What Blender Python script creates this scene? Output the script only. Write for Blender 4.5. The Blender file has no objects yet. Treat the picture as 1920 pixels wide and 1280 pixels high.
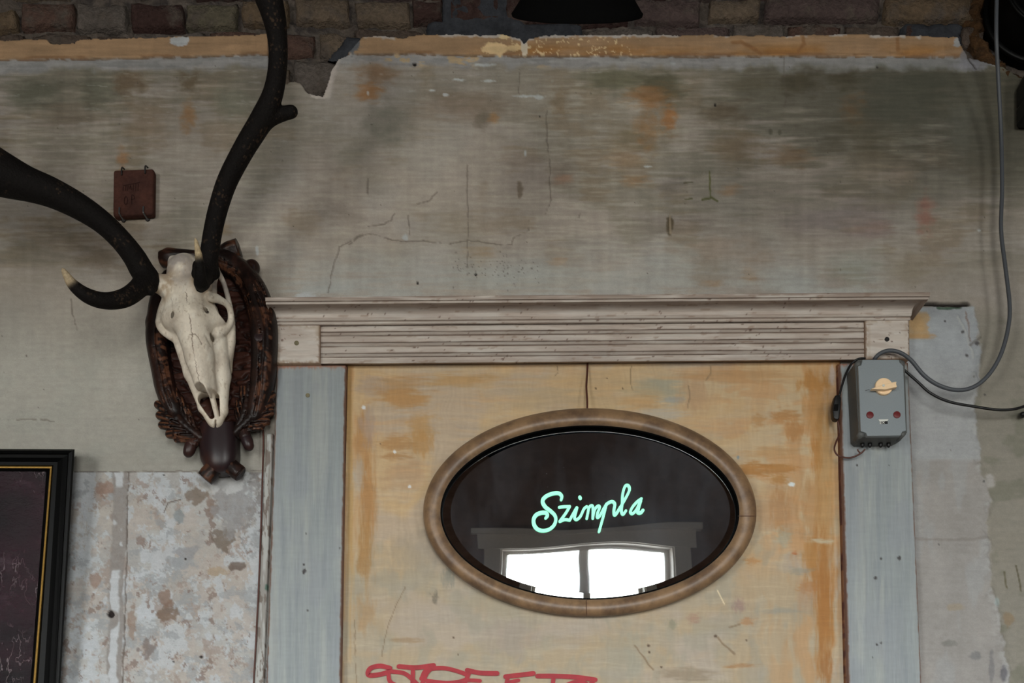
import bpy, bmesh, math, random
import numpy as np
from mathutils import Vector, Matrix

# ---------------------------------------------------------------- camera, sky, light, exposure
SC = bpy.context.scene
COL = SC.collection
F, PPY, PITCH = 2000.0, 1360.0, math.radians(6.87)      # focal length and horizon of the lens shift, in 1920 px units
CAM = np.array([0.0, -2.0, 1.496])
cd = bpy.data.cameras.new('camera')
cam = bpy.data.objects.new('camera', cd); COL.objects.link(cam)
cam.location = CAM; cam.rotation_euler = (math.pi / 2 + PITCH, 0, 0)
cd.sensor_fit = 'HORIZONTAL'; cd.sensor_width = 36.0; cd.lens = 36.0 * F / 1920
cd.shift_y = (PPY - 640) / 1920
cd.clip_start = 0.05
SC.camera = cam
SC.view_settings.view_transform = 'Standard'; SC.view_settings.look = 'None'
SC.view_settings.gamma = 1.0; SC.view_settings.use_curve_mapping = False
SC.view_settings.exposure = 0.0
SC.cycles.use_denoising = True
SC.cycles.max_bounces = 8
SC.cycles.sample_clamp_indirect = 4.0

SKY_STRENGTH = 41.0
w = bpy.data.worlds.new('overcast_sky'); SC.world = w; w.use_nodes = True
nt = w.node_tree
bg = nt.nodes['Background']
tc = nt.nodes.new('ShaderNodeTexCoord'); sx = nt.nodes.new('ShaderNodeSeparateXYZ'); rp = nt.nodes.new('ShaderNodeValToRGB')
nt.links.new(tc.outputs['Generated'], sx.inputs[0]); nt.links.new(sx.outputs['Z'], rp.inputs[0])
nt.links.new(rp.outputs[0], bg.inputs['Color'])
rp.color_ramp.elements[0].position = 0.0; rp.color_ramp.elements[0].color = (0.36, 0.345, 0.33, 1)      # street and house fronts
rp.color_ramp.elements[1].position = 0.04; rp.color_ramp.elements[1].color = (0.97, 0.975, 1.0, 1)     # overcast sky
bg.inputs['Strength'].default_value = SKY_STRENGTH

ROOM_Y, ROOM_L, ROOM_R, CEIL = -4.6, -4.2, 4.2, 4.3
WINDOWS = [(-0.17, 1.09, 0.75, 2.70), (-3.3, -1.9, 0.75, 2.70), (2.5, 3.4, 0.75, 2.70)]
for (x0, x1, z0, z1) in WINDOWS:                           # light portals in the window openings (they only guide sky sampling)
    ld = bpy.data.lights.new('window_portal', 'AREA'); ld.shape = 'RECTANGLE'
    ld.size, ld.size_y = x1 - x0, z1 - z0
    ld.cycles.is_portal = True
    lo = bpy.data.objects.new('window_portal', ld); COL.objects.link(lo)
    lo.location = ((x0 + x1) / 2, ROOM_Y - 0.27, (z0 + z1) / 2); lo.rotation_euler = (math.pi / 2, 0, 0)

# ---------------------------------------------------------------- projection helpers
_c, _s = math.cos(PITCH), math.sin(PITCH)
def P(px, py, d=0.0):
    """point d metres in front of the wall (y = -d) that the photo shows at pixel px, py; arrays allowed"""
    u = (np.asarray(px, float) - 960) / F; v = (PPY - np.asarray(py, float)) / F
    dy = _c - _s * v; dz = _s + _c * v
    t = (-np.asarray(d, float) - CAM[1]) / dy
    return np.stack(np.broadcast_arrays(u * t, CAM[1] + t * dy, CAM[2] + t * dz), -1)
def V(px, py, d=0.0): return Vector(P(px, py, d).tolist())
def TP(px, py, off, zb, d0, k):
    """the same on a plane leaning out: d = d0 + off + k (z - zb)"""
    u = (np.asarray(px, float) - 960) / F; v = (PPY - np.asarray(py, float)) / F
    dy = _c - _s * v; dz = _s + _c * v
    # -(cy + t dy) = d0 + off + k (cz + t dz - zb)
    t = (-CAM[1] - d0 - np.asarray(off, float) - k * (CAM[2] - zb)) / (dy + k * dz)
    return np.stack(np.broadcast_arrays(u * t, CAM[1] + t * dy, CAM[2] + t * dz), -1)

# ---------------------------------------------------------------- noise
def _hash(i, j, seed):
    i = i.astype(np.int64); j = j.astype(np.int64)
    h = (i * 374761393 + j * 668265263 + seed * 1442695041) & 0xFFFFFFFF
    h = ((h ^ (h >> 13)) * 1274126177) & 0xFFFFFFFF
    h = (h ^ (h >> 16)) & 0xFFFFFF
    return (h / float(0xFFFFFF)).astype(np.float32)
def vn(x, y, seed=0):
    xi = np.floor(x); yi = np.floor(y); fx = x - xi; fy = y - yi
    fx = fx * fx * (3 - 2 * fx); fy = fy * fy * (3 - 2 * fy)
    a = _hash(xi, yi, seed); b = _hash(xi + 1, yi, seed); c = _hash(xi, yi + 1, seed); d = _hash(xi + 1, yi + 1, seed)
    return (a + (b - a) * fx) * (1 - fy) + (c + (d - c) * fx) * fy
def fbm(x, y, seed=0, octv=4, gain=0.5, iso=False):
    s = 0; a = 1; tot = 0
    for o in range(octv):
        ca, sa = math.cos(.45 * o), math.sin(.45 * o)
        if o and iso: s = s + a * vn((x * ca - y * sa) * 2 ** o + 17.3 * o, (x * sa + y * ca) * 2 ** o - 9.1 * o, seed + 31 * o)
        else: s = s + a * vn(x * 2 ** o + 17.3 * o, y * 2 ** o - 9.1 * o, seed + 31 * o)
        tot += a; a *= gain
    return s / tot
def ss(a, b, x):
    t = np.clip((x - a) / (b - a), 0, 1); return t * t * (3 - 2 * t)
def rgb(*c): return np.array(c, np.float32) / 255.0
def lin(c):
    c = np.clip(np.asarray(c, np.float32), 0, 1)
    return np.where(c <= 0.04045, c / 12.92, ((c + 0.055) / 1.055) ** 2.4)

class Paint:
    """colours (sRGB) and relief (metres) over points with wall coordinates x, y (photo pixels on that surface)"""
    def __init__(self, x, y, base):
        self.x = x.astype(np.float32); self.y = y.astype(np.float32)
        self.c = np.empty(x.shape + (3,), np.float32); self.c[:] = base
        self.h = np.zeros(x.shape, np.float32)
    def mix(self, m, col):
        m = m[..., None]; self.c += (np.asarray(col, np.float32) - self.c) * m
    def add(self, m): self.c *= (1 + m)[..., None]
    def box(self, x0, x1, y0, y1):
        m = (self.x >= x0) & (self.x <= x1) & (self.y >= y0) & (self.y <= y1)
        return np.nonzero(m)
    def blob(self, cx, cy, rx, ry, col, a=1.0, edge=0.5, amp=0.5, fx=30, fy=30, seed=1, dh=0.0):
        g = 1 + amp
        ix = self.box(cx - rx * g, cx + rx * g, cy - ry * g, cy + ry * g)
        if not len(ix[0]): return
        x = self.x[ix]; y = self.y[ix]
        v = 1 - np.sqrt(((x - cx) / rx) ** 2 + ((y - cy) / ry) ** 2) + amp * 2 * (fbm(x / fx, y / fy, seed, 4, 0.6, True) - 0.5)
        m = ss(0, edge, v) * a
        self.c[ix] += (np.asarray(col, np.float32) - self.c[ix]) * m[..., None]
        if dh: self.h[ix] += dh * m
    def line(self, pts, wd, col, a=1.0, dh=0.0, jit=0.0, seed=3, brk=0.0):
        pts = np.array(pts, float); mn = pts.min(0) - wd * 3 - jit - 4; mx = pts.max(0) + wd * 3 + jit + 4
        ix = self.box(mn[0], mx[0], mn[1], mx[1])
        if not len(ix[0]): return
        x = self.x[ix].astype(float); y = self.y[ix].astype(float)
        if jit:
            x = x + jit * 2 * (fbm(x / 14, y / 14, seed) - 0.5); y = y + jit * 2 * (fbm(x / 14, y / 14, seed + 5) - 0.5)
        d = np.full(x.shape, 1e9)
        for p, q in zip(pts[:-1], pts[1:]):
            e = q - p; t = np.clip(((x - p[0]) * e[0] + (y - p[1]) * e[1]) / max(e @ e, 1e-9), 0, 1)
            d = np.minimum(d, np.hypot(x - p[0] - t * e[0], y - p[1] - t * e[1]))
        m = (1 - ss(wd * 0.35, wd, d)) * a
        if brk: m = m * ss(brk - 0.1, brk + 0.1, fbm(x / 12, y / 12, seed + 9))
        m = m.astype(np.float32)
        self.c[ix] += (np.asarray(col, np.float32) - self.c[ix]) * m[..., None]
        if dh: self.h[ix] += dh * m

# ---------------------------------------------------------------- mesh helpers
def link(name, me, mat=None, parent=None):
    o = bpy.data.objects.new(name, me); COL.objects.link(o)
    if mat is not None and me is not None: me.materials.append(mat)
    if parent is not None:
        o.parent = parent
        o.matrix_parent_inverse = Matrix.Translation(-parent.location)
    return o
def empty(name, loc):
    o = bpy.data.objects.new(name, None); COL.objects.link(o); o.location = loc; o.empty_display_size = 0.05; return o
def tag(o, label=None, cat=None, group=None, kind=None):
    if label: o['label'] = label
    if cat: o['category'] = cat
    if group: o['group'] = group
    if kind: o['kind'] = kind
    return o
def mesh_np(name, verts, quads, cols=None, smooth=True, tris=None):
    me = bpy.data.meshes.new(name)
    verts = np.asarray(verts, np.float32).reshape(-1, 3); quads = np.asarray(quads, np.int32).reshape(-1, 4)
    if tris is None: tris = np.zeros((0, 3), np.int32)
    tris = np.asarray(tris, np.int32).reshape(-1, 3)
    me.vertices.add(len(verts)); me.vertices.foreach_set('co', verts.ravel())
    nl = quads.size + tris.size
    me.loops.add(nl); me.loops.foreach_set('vertex_index', np.concatenate([quads.ravel(), tris.ravel()]))
    me.polygons.add(len(quads) + len(tris))
    st = np.concatenate([np.arange(len(quads)) * 4, quads.size + np.arange(len(tris)) * 3]).astype(np.int32)
    me.polygons.foreach_set('loop_start', st)
    me.polygons.foreach_set('use_smooth', np.full(len(st), smooth, bool))
    me.update(calc_edges=True); me.validate()
    if cols is not None: set_col(me, cols)
    return me
def set_col(me, cols):
    at = me.color_attributes.new('Col', 'FLOAT_COLOR', 'POINT')
    c = np.ones((len(me.vertices), 4), np.float32); c[:, :3] = lin(np.asarray(cols).reshape(-1, 3))
    at.data.foreach_set('color', c.ravel())
def grid_quads(h, w_, keep=None, wrap=False):
    i = np.arange(h - 1)[:, None] * w_
    j = np.arange(w_ - (0 if wrap else 1))[None]
    a = i + j; b = i + (j + 1) % w_
    q = np.stack([a, a + w_, b + w_, b], -1)
    if keep is not None: q = q[keep]
    return q.reshape(-1, 4)
def compact(verts, quads, cols):
    u, inv = np.unique(quads, return_inverse=True)
    return verts[u], inv.reshape(-1, 4), (None if cols is None else cols[u])
def bm_mesh(name, bm, smooth=False):
    me = bpy.data.meshes.new(name); bmesh.ops.recalc_face_normals(bm, faces=bm.faces); bm.to_mesh(me); bm.free()
    if smooth:
        for p in me.polygons: p.use_smooth = True
    return me
def spline(pts, n=8):
    """Catmull-Rom through rows of pts (any number of columns)"""
    p = np.array(pts, float); p = np.vstack([2 * p[0] - p[1], p, 2 * p[-1] - p[-2]])
    out = []
    for i in range(1, len(p) - 2):
        t = np.linspace(0, 1, n, endpoint=False)[:, None]
        a, b, c, d = p[i - 1], p[i], p[i + 1], p[i + 2]
        out.append(0.5 * (2 * b + (c - a) * t + (2 * a - 5 * b + 4 * c - d) * t ** 2 + (3 * b - a - 3 * c + d) * t ** 3))
    out.append(p[-2][None]); return np.vstack(out)
def tube_data(path, rad, seg=10, caps=True):
    path = np.asarray(path, float); n = len(path); rad = np.broadcast_to(np.asarray(rad, float), (n,))
    T = np.gradient(path, axis=0); T /= np.linalg.norm(T, axis=1)[:, None] + 1e-12
    up = np.array([0.0, -1.0, 0.0]); N = up - T[0] * (up @ T[0])
    if np.linalg.norm(N) < 1e-3: N = np.array([1.0, 0, 0]) - T[0] * T[0][0]
    N /= np.linalg.norm(N); vs = []
    for i in range(n):
        N = N - T[i] * (N @ T[i]); N /= np.linalg.norm(N); B = np.cross(T[i], N)
        a = np.arange(seg) * 2 * math.pi / seg
        vs.append(path[i] + rad[i] * (np.cos(a)[:, None] * N + np.sin(a)[:, None] * B))
    v = np.vstack(vs); q = grid_quads(n, seg, wrap=True); tr = []
    if caps:
        k = len(v); v = np.vstack([v, path[0], path[-1]])
        for j in range(seg):
            tr.append((k, j, (j + 1) % seg)); tr.append((k + 1, (n - 1) * seg + (j + 1) % seg, (n - 1) * seg + j))
    return v, q, np.array(tr, np.int32).reshape(-1, 3)
def tube(name, path, rad, mat, parent=None, seg=10):
    v, q, t = tube_data(path, rad, seg)
    return link(name, mesh_np(name, v, q, tris=t), mat, parent)
def pxpath(pts, n=8):
    s = spline(pts, n); return P(s[:, 0], s[:, 1], s[:, 2])
def prism(bm, front, back):
    """closed prism between two equal outlines"""
    f = [bm.verts.new(p) for p in front]; b = [bm.verts.new(p) for p in back]; n = len(f)
    bm.faces.new(f); bm.faces.new(b[::-1])
    for i in range(n): bm.faces.new((f[i], b[i], b[(i + 1) % n], f[(i + 1) % n]))
def bevel(bm, w_, seg=2):
    bmesh.ops.recalc_face_normals(bm, faces=bm.faces)
    es = [e for e in bm.edges if len(e.link_faces) == 2 and e.calc_face_angle(0) > 0.5]
    bmesh.ops.bevel(bm, geom=es, offset=w_, segments=seg, profile=0.5, affect='EDGES', clamp_overlap=True)
def px_prism(name, outline, d0, d1, mat, parent=None, bev=0.0, seg=2, smooth=False):
    bm = bmesh.new()
    prism(bm, [P(x, y, d1) for x, y in outline], [P(x, y, d1) * [1, 0, 1] + [0, -d0, 0] for x, y in outline])
    if bev: bevel(bm, bev, seg)
    return link(name, bm_mesh(name, bm, smooth), mat, parent)
def box_bm(x0, x1, y0, y1, z0, z1, bm=None):
    bm = bm or bmesh.new()
    prism(bm, [(x0, y0, z0), (x1, y0, z0), (x1, y0, z1), (x0, y0, z1)], [(x0, y1, z0), (x1, y1, z0), (x1, y1, z1), (x0, y1, z1)])
    return bm
def box(name, x0, x1, y0, y1, z0, z1, mat, parent=None, bev=0.0):
    bm = box_bm(x0, x1, y0, y1, z0, z1)
    if bev: bevel(bm, bev, 2)
    return link(name, bm_mesh(name, bm), mat, parent)
def disc(name, c, r, thick, mat, parent=None, seg=24, nrm=(0, -1, 0), dome=0.0):
    """a button: disc at c facing nrm, standing out by thick"""
    c = np.array(c, float); n = np.array(nrm, float); n /= np.linalg.norm(n)
    a = np.cross(n, [0, 0, 1.0]); a /= np.linalg.norm(a); b = np.cross(n, a)
    prof = [(r, 0), (r, thick * 0.75), (r * 0.93, thick), (r * 0.5, thick + dome * 0.7), (0.0001, thick + dome)]
    t = np.arange(seg) * 2 * math.pi / seg
    v = np.vstack([c + rr * (np.cos(t)[:, None] * a + np.sin(t)[:, None] * b) + h * n for rr, h in prof])
    return link(name, mesh_np(name, v, grid_quads(len(prof), seg, wrap=True), smooth=False), mat, parent)
def ribbon_prism(name, strokes, to3d, mat, parent=None, thick=0.002):
    """flat brush strokes: list of (points, widths) in px; to3d(x, y, off)"""
    V_, Q_, k = [], [], 0
    for pts, wd in strokes:
        s = spline(pts, 8) if len(pts) > 2 else np.array([np.array(pts[0]) + (np.array(pts[1]) - np.array(pts[0])) * t for t in np.linspace(0, 1, 6)], float)
        n = len(s); T = np.gradient(s, axis=0); T /= np.linalg.norm(T, axis=1)[:, None] + 1e-9
        N = np.stack([-T[:, 1], T[:, 0]], 1)
        wv = np.interp(np.linspace(0, 1, n), np.linspace(0, 1, len(np.atleast_1d(wd))), np.atleast_1d(wd)) / 2 if np.ndim(wd) else np.full(n, wd / 2.0)
        a0 = math.atan2(T[0, 1], T[0, 0]); a1 = math.atan2(T[-1, 1], T[-1, 0])
        # round ends: extend centre line with shrinking half widths
        ext = np.array([1.0, 0.9, 0.6])
        s = np.vstack([s[0] - T[0] * wv[0] * ext[:, None], s, s[-1] + T[-1] * wv[-1] * ext[::-1, None]])
        N = np.vstack([np.repeat(N[:1], 3, 0), N, np.repeat(N[-1:], 3, 0)])
        wv = np.concatenate([wv[0] * np.array([0.05, 0.44, 0.8]), wv, wv[-1] * np.array([0.8, 0.44, 0.05])])
        L = s + N * wv[:, None]; R = s - N * wv[:, None]; m = len(s)
        tk = thick * (1 + .06 * len(V_)); ring = np.stack([to3d(L[:, 0], L[:, 1], 0), to3d(L[:, 0], L[:, 1], tk), to3d(R[:, 0], R[:, 1], tk), to3d(R[:, 0], R[:, 1], 0)], 1).reshape(-1, 3)
        V_.append(ring); q = grid_quads(m, 4, wrap=True) + k
        Q_.append(q); k += len(ring)
    return link(name, mesh_np(name, np.vstack(V_), np.vstack(Q_), smooth=False), mat, parent)

# ---------------------------------------------------------------- implicit surfaces (bone, antler, carving)
class Field:
    def __init__(self, lo, hi, h):
        self.lo = np.array(lo, float); self.h = h
        self.n = np.ceil((np.array(hi) - self.lo) / h).astype(int) + 1
        self.f = np.full(self.n, 0.1, np.float32)
        self.ax = [(self.lo[i] + np.arange(self.n[i]) * h).astype(np.float32) for i in range(3)]
    def sub(self, lo, hi):
        a = np.clip(np.floor((np.array(lo) - self.lo) / self.h).astype(int), 0, self.n)
        b = np.clip(np.ceil((np.array(hi) - self.lo) / self.h).astype(int) + 1, 0, self.n)
        sl = tuple(slice(a[i], b[i]) for i in range(3))
        g = np.ix_(*[self.ax[i][sl[i]] for i in range(3)])
        return sl, g
    def op(self, sl, d, k, cut=False):
        f = self.f[sl]
        if not f.size: return
        if cut:
            d = -d
            if k > 0:
                t = np.clip(0.5 - 0.5 * (d - f) / k, 0, 1); self.f[sl] = (f * t + d * (1 - t)) + k * t * (1 - t)
            else: self.f[sl] = np.maximum(f, d)
        else:
            if k > 0:
                t = np.clip(0.5 + 0.5 * (f - d) / k, 0, 1); self.f[sl] = (f * (1 - t) + d * t) - k * t * (1 - t)
            else: self.f[sl] = np.minimum(f, d)
    def cone(self, a, b, r1, r2, k=0.0, cut=False, noy=False, sy=1.0):
        """round cone; noy: ignore depth (cuts right through); sy < 1 flattens in depth"""
        a = np.array(a, float); b = np.array(b, float); r = max(r1, r2); m = r / min(sy, 1) + k + 2 * self.h
        lo = np.minimum(a, b) - m; hi = np.maximum(a, b) + m
        if noy: lo[1], hi[1] = self.lo[1], self.lo[1] + self.n[1] * self.h
        sl, (X, Y, Z) = self.sub(lo, hi)
        e = b - a; w_ = np.array([1, 0 if noy else sy, 1.0]); e2 = e * w_; q = max((e2 * e2).sum(), 1e-12)
        px, py, pz = (X - a[0]), (Y - a[1]) * w_[1], (Z - a[2])
        t = np.clip((px * e2[0] + py * e2[1] + pz * e2[2]) / q, 0, 1)
        d = np.sqrt((px - t * e2[0]) ** 2 + (py - t * e2[1]) ** 2 + (pz - t * e2[2]) ** 2) - (r1 + (r2 - r1) * t)
        self.op(sl, d.astype(np.float32), k, cut)
    def chain(self, pts, k=0.0, cut=False, n=6, sy=1.0, inner=None, rs=1.0):
        """pts rows: px, py, d, radius in px"""
        s = spline(pts, n) if len(pts) > 2 else np.array(pts, float)
        w_ = P(s[:, 0], s[:, 1], s[:, 2]); r = s[:, 3] * 0.001 * rs
        for i in range(len(s) - 1): self.cone(w_[i], w_[i + 1], r[i], r[i + 1], k if i == 0 or inner is None else inner, cut, sy=sy)
    def ell(self, c, r, k=0.0, cut=False, rot=None):
        c = np.array(c, float); r = np.array(r, float); m = r.max() + k + 2 * self.h
        sl, (X, Y, Z) = self.sub(c - m, c + m)
        x, y, z = X - c[0], Y - c[1], Z - c[2]
        if rot is not None:
            x, z = x * math.cos(rot) - z * math.sin(rot), x * math.sin(rot) + z * math.cos(rot)
        q0 = np.sqrt((x / r[0]) ** 2 + (y / r[1]) ** 2 + (z / r[2]) ** 2)
        q1 = np.sqrt((x / r[0] ** 2) ** 2 + (y / r[1] ** 2) ** 2 + (z / r[2] ** 2) ** 2) + 1e-9
        self.op(sl, (q0 * (q0 - 1) / q1).astype(np.float32), k, cut)
    def surface(self):
        f = self.f; s = f < 0; nx, ny, nz = f.shape
        cn = np.zeros((nx - 1, ny - 1, nz - 1), np.uint8)
        for i in (0, 1):
            for j in (0, 1):
                for l in (0, 1): cn += s[i:nx - 1 + i, j:ny - 1 + j, l:nz - 1 + l]
        act = (cn > 0) & (cn < 8); I = np.argwhere(act); idx = np.full(act.shape, -1, np.int32); idx[act] = np.arange(len(I))
        acc = np.zeros((len(I), 3)); cnt = np.zeros(len(I))
        cor = [(i, j, l) for i in (0, 1) for j in (0, 1) for l in (0, 1)]
        for a in range(8):
            for b in range(a + 1, 8):
                da = np.abs(np.array(cor[a]) - cor[b])
                if da.sum() != 1: continue
                fa = f[I[:, 0] + cor[a][0], I[:, 1] + cor[a][1], I[:, 2] + cor[a][2]]
                fb = f[I[:, 0] + cor[b][0], I[:, 1] + cor[b][1], I[:, 2] + cor[b][2]]
                m = (fa < 0) != (fb < 0); t = np.where(m, fa / np.where(m, fa - fb, 1), 0)
                p = np.array(cor[a]) + t[:, None] * (np.array(cor[b]) - cor[a])
                acc[m] += p[m]; cnt[m] += 1
        v = self.lo + (I + acc / cnt[:, None]) * self.h
        Q = []
        for ax in range(3):
            sh = [slice(1, -1)] * 3; sh[ax] = slice(0, -1); sh2 = [slice(1, -1)] * 3; sh2[ax] = slice(1, None)
            A = s[tuple(sh)]; B = s[tuple(sh2)]
            E = np.argwhere(A != B)
            if not len(E): continue
            fl = A[A != B]
            o = E.copy(); u, w_ = [(1, 2), (2, 0), (0, 1)][ax]
            o[:, u] += 1; o[:, w_] += 1
            def cell(du, dw):
                q = o.copy(); q[:, u] -= du; q[:, w_] -= dw; return idx[q[:, 0], q[:, 1], q[:, 2]]
            q = np.stack([cell(1, 1), cell(0, 1), cell(0, 0), cell(1, 0)], 1)
            q[~fl] = q[~fl][:, ::-1]; Q.append(q)
        Q = np.vstack(Q); Q = Q[(Q >= 0).all(1)]
        return v, Q
def relax(v, q, n=2, lam=0.5):
    e = np.vstack([q[:, [0, 1]], q[:, [1, 2]], q[:, [2, 3]], q[:, [3, 0]]])
    for _ in range(n):
        a = np.zeros_like(v); c = np.zeros(len(v))
        for d in range(3):
            a[:, d] = np.bincount(e[:, 0], v[e[:, 1], d], len(v)) + np.bincount(e[:, 1], v[e[:, 0], d], len(v))
        c = np.bincount(e[:, 0], minlength=len(v)) + np.bincount(e[:, 1], minlength=len(v))
        v = v + lam * (a / np.maximum(c, 1)[:, None] - v)
    return v
def polydist(v, pts):
    pts = np.asarray(pts, float); d = np.full(len(v), 1e9)
    for p, q in zip(pts[:-1], pts[1:]):
        e = q - p; t = np.clip((v - p) @ e / max(e @ e, 1e-12), 0, 1)
        d = np.minimum(d, np.linalg.norm(v - p - t[:, None] * e, axis=1))
    return d
def bounds(ptlists, m):
    w_ = np.vstack([P(np.array(p)[:, 0], np.array(p)[:, 1], np.array(p)[:, 2]) for p in ptlists]); return w_.min(0) - m, w_.max(0) + m

# ---------------------------------------------------------------- materials
def mat_new(name):
    m = bpy.data.materials.new(name); m.use_nodes = True
    return m, m.node_tree, m.node_tree.nodes['Principled BSDF']
def noise_node(nt, scale, detail=4, rough=0.6, stretch=None):
    n = nt.nodes.new('ShaderNodeTexNoise'); n.inputs['Scale'].default_value = scale; n.inputs['Detail'].default_value = detail; n.inputs['Roughness'].default_value = rough
    t = nt.nodes.new('ShaderNodeTexCoord')
    if stretch:
        mp = nt.nodes.new('ShaderNodeMapping'); mp.inputs['Scale'].default_value = stretch
        nt.links.new(t.outputs['Object'], mp.inputs[0]); nt.links.new(mp.outputs[0], n.inputs['Vector'])
    else: nt.links.new(t.outputs['Object'], n.inputs['Vector'])
    return n
def vmat(name, rough=0.8, spec=0.3, grain=0.1, gscale=300, stretch=None, bump=0.2, bscale=250, bdist=0.001, color=None, wear=None, wpos=(0.52, 0.6), coat=0.0, metal=0.0, var=None):
    """painted surface: colour attribute (or plain colour) x fine grain, with fine bump; wear = colour on convex edges"""
    m, nt, b = mat_new(name)
    if color is None:
        a = nt.nodes.new('ShaderNodeVertexColor'); a.layer_name = 'Col'; src = a.outputs['Color']
    else:
        r = nt.nodes.new('ShaderNodeRGB'); r.outputs[0].default_value = (*lin(np.array(color) / 255.0).tolist(), 1); src = r.outputs[0]
    if var is not None:                                   # second colour in soft patches: (colour, scale, lo, hi)
        n2 = noise_node(nt, var[1], 5, 0.6, var[4] if len(var) > 4 else None); mr = nt.nodes.new('ShaderNodeMapRange')
        mr.inputs[1].default_value, mr.inputs[2].default_value = var[2], var[3]
        nt.links.new(n2.outputs[0], mr.inputs[0]); mx = nt.nodes.new('ShaderNodeMix'); mx.data_type = 'RGBA'
        nt.links.new(mr.outputs[0], mx.inputs[0]); nt.links.new(src, mx.inputs[6]); mx.inputs[7].default_value = (*lin(np.array(var[0]) / 255.0).tolist(), 1)
        src = mx.outputs[2]
    n = noise_node(nt, gscale, 3, 0.6, stretch)
    mr = nt.nodes.new('ShaderNodeMapRange'); mr.inputs[1].default_value = 0.25; mr.inputs[2].default_value = 0.75
    mr.inputs[3].default_value = 1 - grain; mr.inputs[4].default_value = 1 + grain
    nt.links.new(n.outputs[0], mr.inputs[0])
    vm = nt.nodes.new('ShaderNodeVectorMath'); vm.operation = 'SCALE'
    nt.links.new(src, vm.inputs[0]); nt.links.new(mr.outputs[0], vm.inputs['Scale']); src = vm.outputs[0]
    if wear is not None:
        g = nt.nodes.new('ShaderNodeNewGeometry'); cr = nt.nodes.new('ShaderNodeMapRange')
        cr.inputs[1].default_value, cr.inputs[2].default_value = wpos
        nt.links.new(g.outputs['Pointiness'], cr.inputs[0]); mx = nt.nodes.new('ShaderNodeMix'); mx.data_type = 'RGBA'
        nt.links.new(cr.outputs[0], mx.inputs[0]); nt.links.new(src, mx.inputs[6]); mx.inputs[7].default_value = (*lin(np.array(wear) / 255.0).tolist(), 1)
        src = mx.outputs[2]
    nt.links.new(src, b.inputs['Base Color'])
    b.inputs['Roughness'].default_value = rough; b.inputs['Specular IOR Level'].default_value = spec
    b.inputs['Coat Weight'].default_value = coat; b.inputs['Metallic'].default_value = metal
    if bump:
        bn = noise_node(nt, bscale, 4, 0.65, stretch); bp = nt.nodes.new('ShaderNodeBump'); bp.inputs['Strength'].default_value = bump; bp.inputs['Distance'].default_value = bdist
        nt.links.new(bn.outputs[0], bp.inputs['Height']); nt.links.new(bp.outputs[0], b.inputs['Normal'])
    return m
M_plaster = vmat('painted_plaster', 0.85, 0.2, 0.07, 420, None, 0.35, 160, 0.002)
M_paintwood = vmat('painted_wood', 0.6, 0.3, 0.05, 300, (0.3, 1, 3), 0.15, 300, 0.0008)
M_jamb = vmat('painted_jamb_board', 0.6, 0.3, 0.08, 300, (6, 1, 0.12), 0.2, 300, 0.0008)
M_brick = vmat('old_brick', 0.95, 0.1, 0.3, 110, None, 1.0, 110, 0.008, var=((80, 72, 66), 22, 0.5, 0.68))
M_mortar = vmat('lime_mortar', 0.95, 0.1, 0.25, 90, None, 1.0, 90, 0.008, color=(92, 86, 82), var=((62, 58, 56), 30, 0.45, 0.6))
M_cement = vmat('dark_cement', 0.9, 0.15, 0.2, 160, None, 0.9, 160, 0.003, color=(54, 56, 61), var=((40, 41, 45), 25, 0.4, 0.65))
M_bone = vmat('bone', 0.55, 0.35, 0.08, 160, None, 0.25, 220, 0.001)
M_antler = vmat('antler', 0.7, 0.12, 0.3, 260, None, 0.9, 190, 0.0025)
M_carve = vmat('carved_dark_wood', 0.38, 0.22, 0.35, 90, None, 0.45, 120, 0.0015)
M_field = vmat('hammered_wood', 0.5, 0.2, 0.25, 120, None, 0.3, 200, 0.001)
M_shield = vmat('polished_dark_wood', 0.36, 0.3, 0.2, 60, (1, 1, 0.2), 0.1, 160, 0.0006, color=(40, 29, 31), var=((58, 35, 29), 14, 0.5, 0.7))
M_black = vmat('black_plastic', 0.45, 0.4, 0.1, 200, None, 0.05, 300, 0.0004, color=(14, 14, 15))
M_blackpaint = vmat('black_enamel', 0.42, 0.10, 0.15, 60, None, 0.05, 300, 0.0004, color=(6, 6, 6))
M_greycable = vmat('grey_cable', 0.5, 0.4, 0.05, 200, None, 0.05, 300, 0.0004, color=(74, 77, 82))
M_brownwire = vmat('brown_wire', 0.5, 0.4, 0.1, 200, None, 0.05, 300, 0.0004, color=(74, 40, 30))
M_boxpaint = vmat('grey_enamel', 0.5, 0.35, 0.06, 500, None, 0.15, 500, 0.0004, color=(128, 135, 139))
M_boxbody = vmat('grey_cast_body', 0.55, 0.3, 0.1, 200, None, 0.15, 300, 0.0006, color=(86, 87, 85))
M_cream = vmat('cream_plastic', 0.4, 0.45, 0.03, 200, None, 0, color=(238, 206, 166))
M_matte = vmat('matte_black', 0.95, 0.02, 0.1, 200, None, 0, color=(10, 10, 10))
M_red = vmat('dark_red_plastic', 0.4, 0.4, 0.05, 200, None, 0, color=(98, 28, 30))
M_steel = vmat('zinc_steel', 0.4, 0.5, 0.1, 200, None, 0.05, color=(120, 122, 124), metal=0.8)
M_dkiron = vmat('dark_iron', 0.5, 0.4, 0.15, 200, None, 0.1, color=(44, 42, 42), metal=0.4)
M_screw = vmat('screw_metal', 0.45, 0.5, 0.1, 200, None, 0.05, color=(130, 122, 96), metal=0.6)
M_white = vmat('label_white', 0.6, 0.3, 0.02, 200, None, 0, color=(205, 205, 198))
M_bronze = vmat('bronze_painted_wood', 0.42, 0.45, 0.12, 120, None, 0.2, 160, 0.0008, color=(134, 106, 78), var=((98, 76, 58), 22, 0.42, 0.62))
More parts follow.
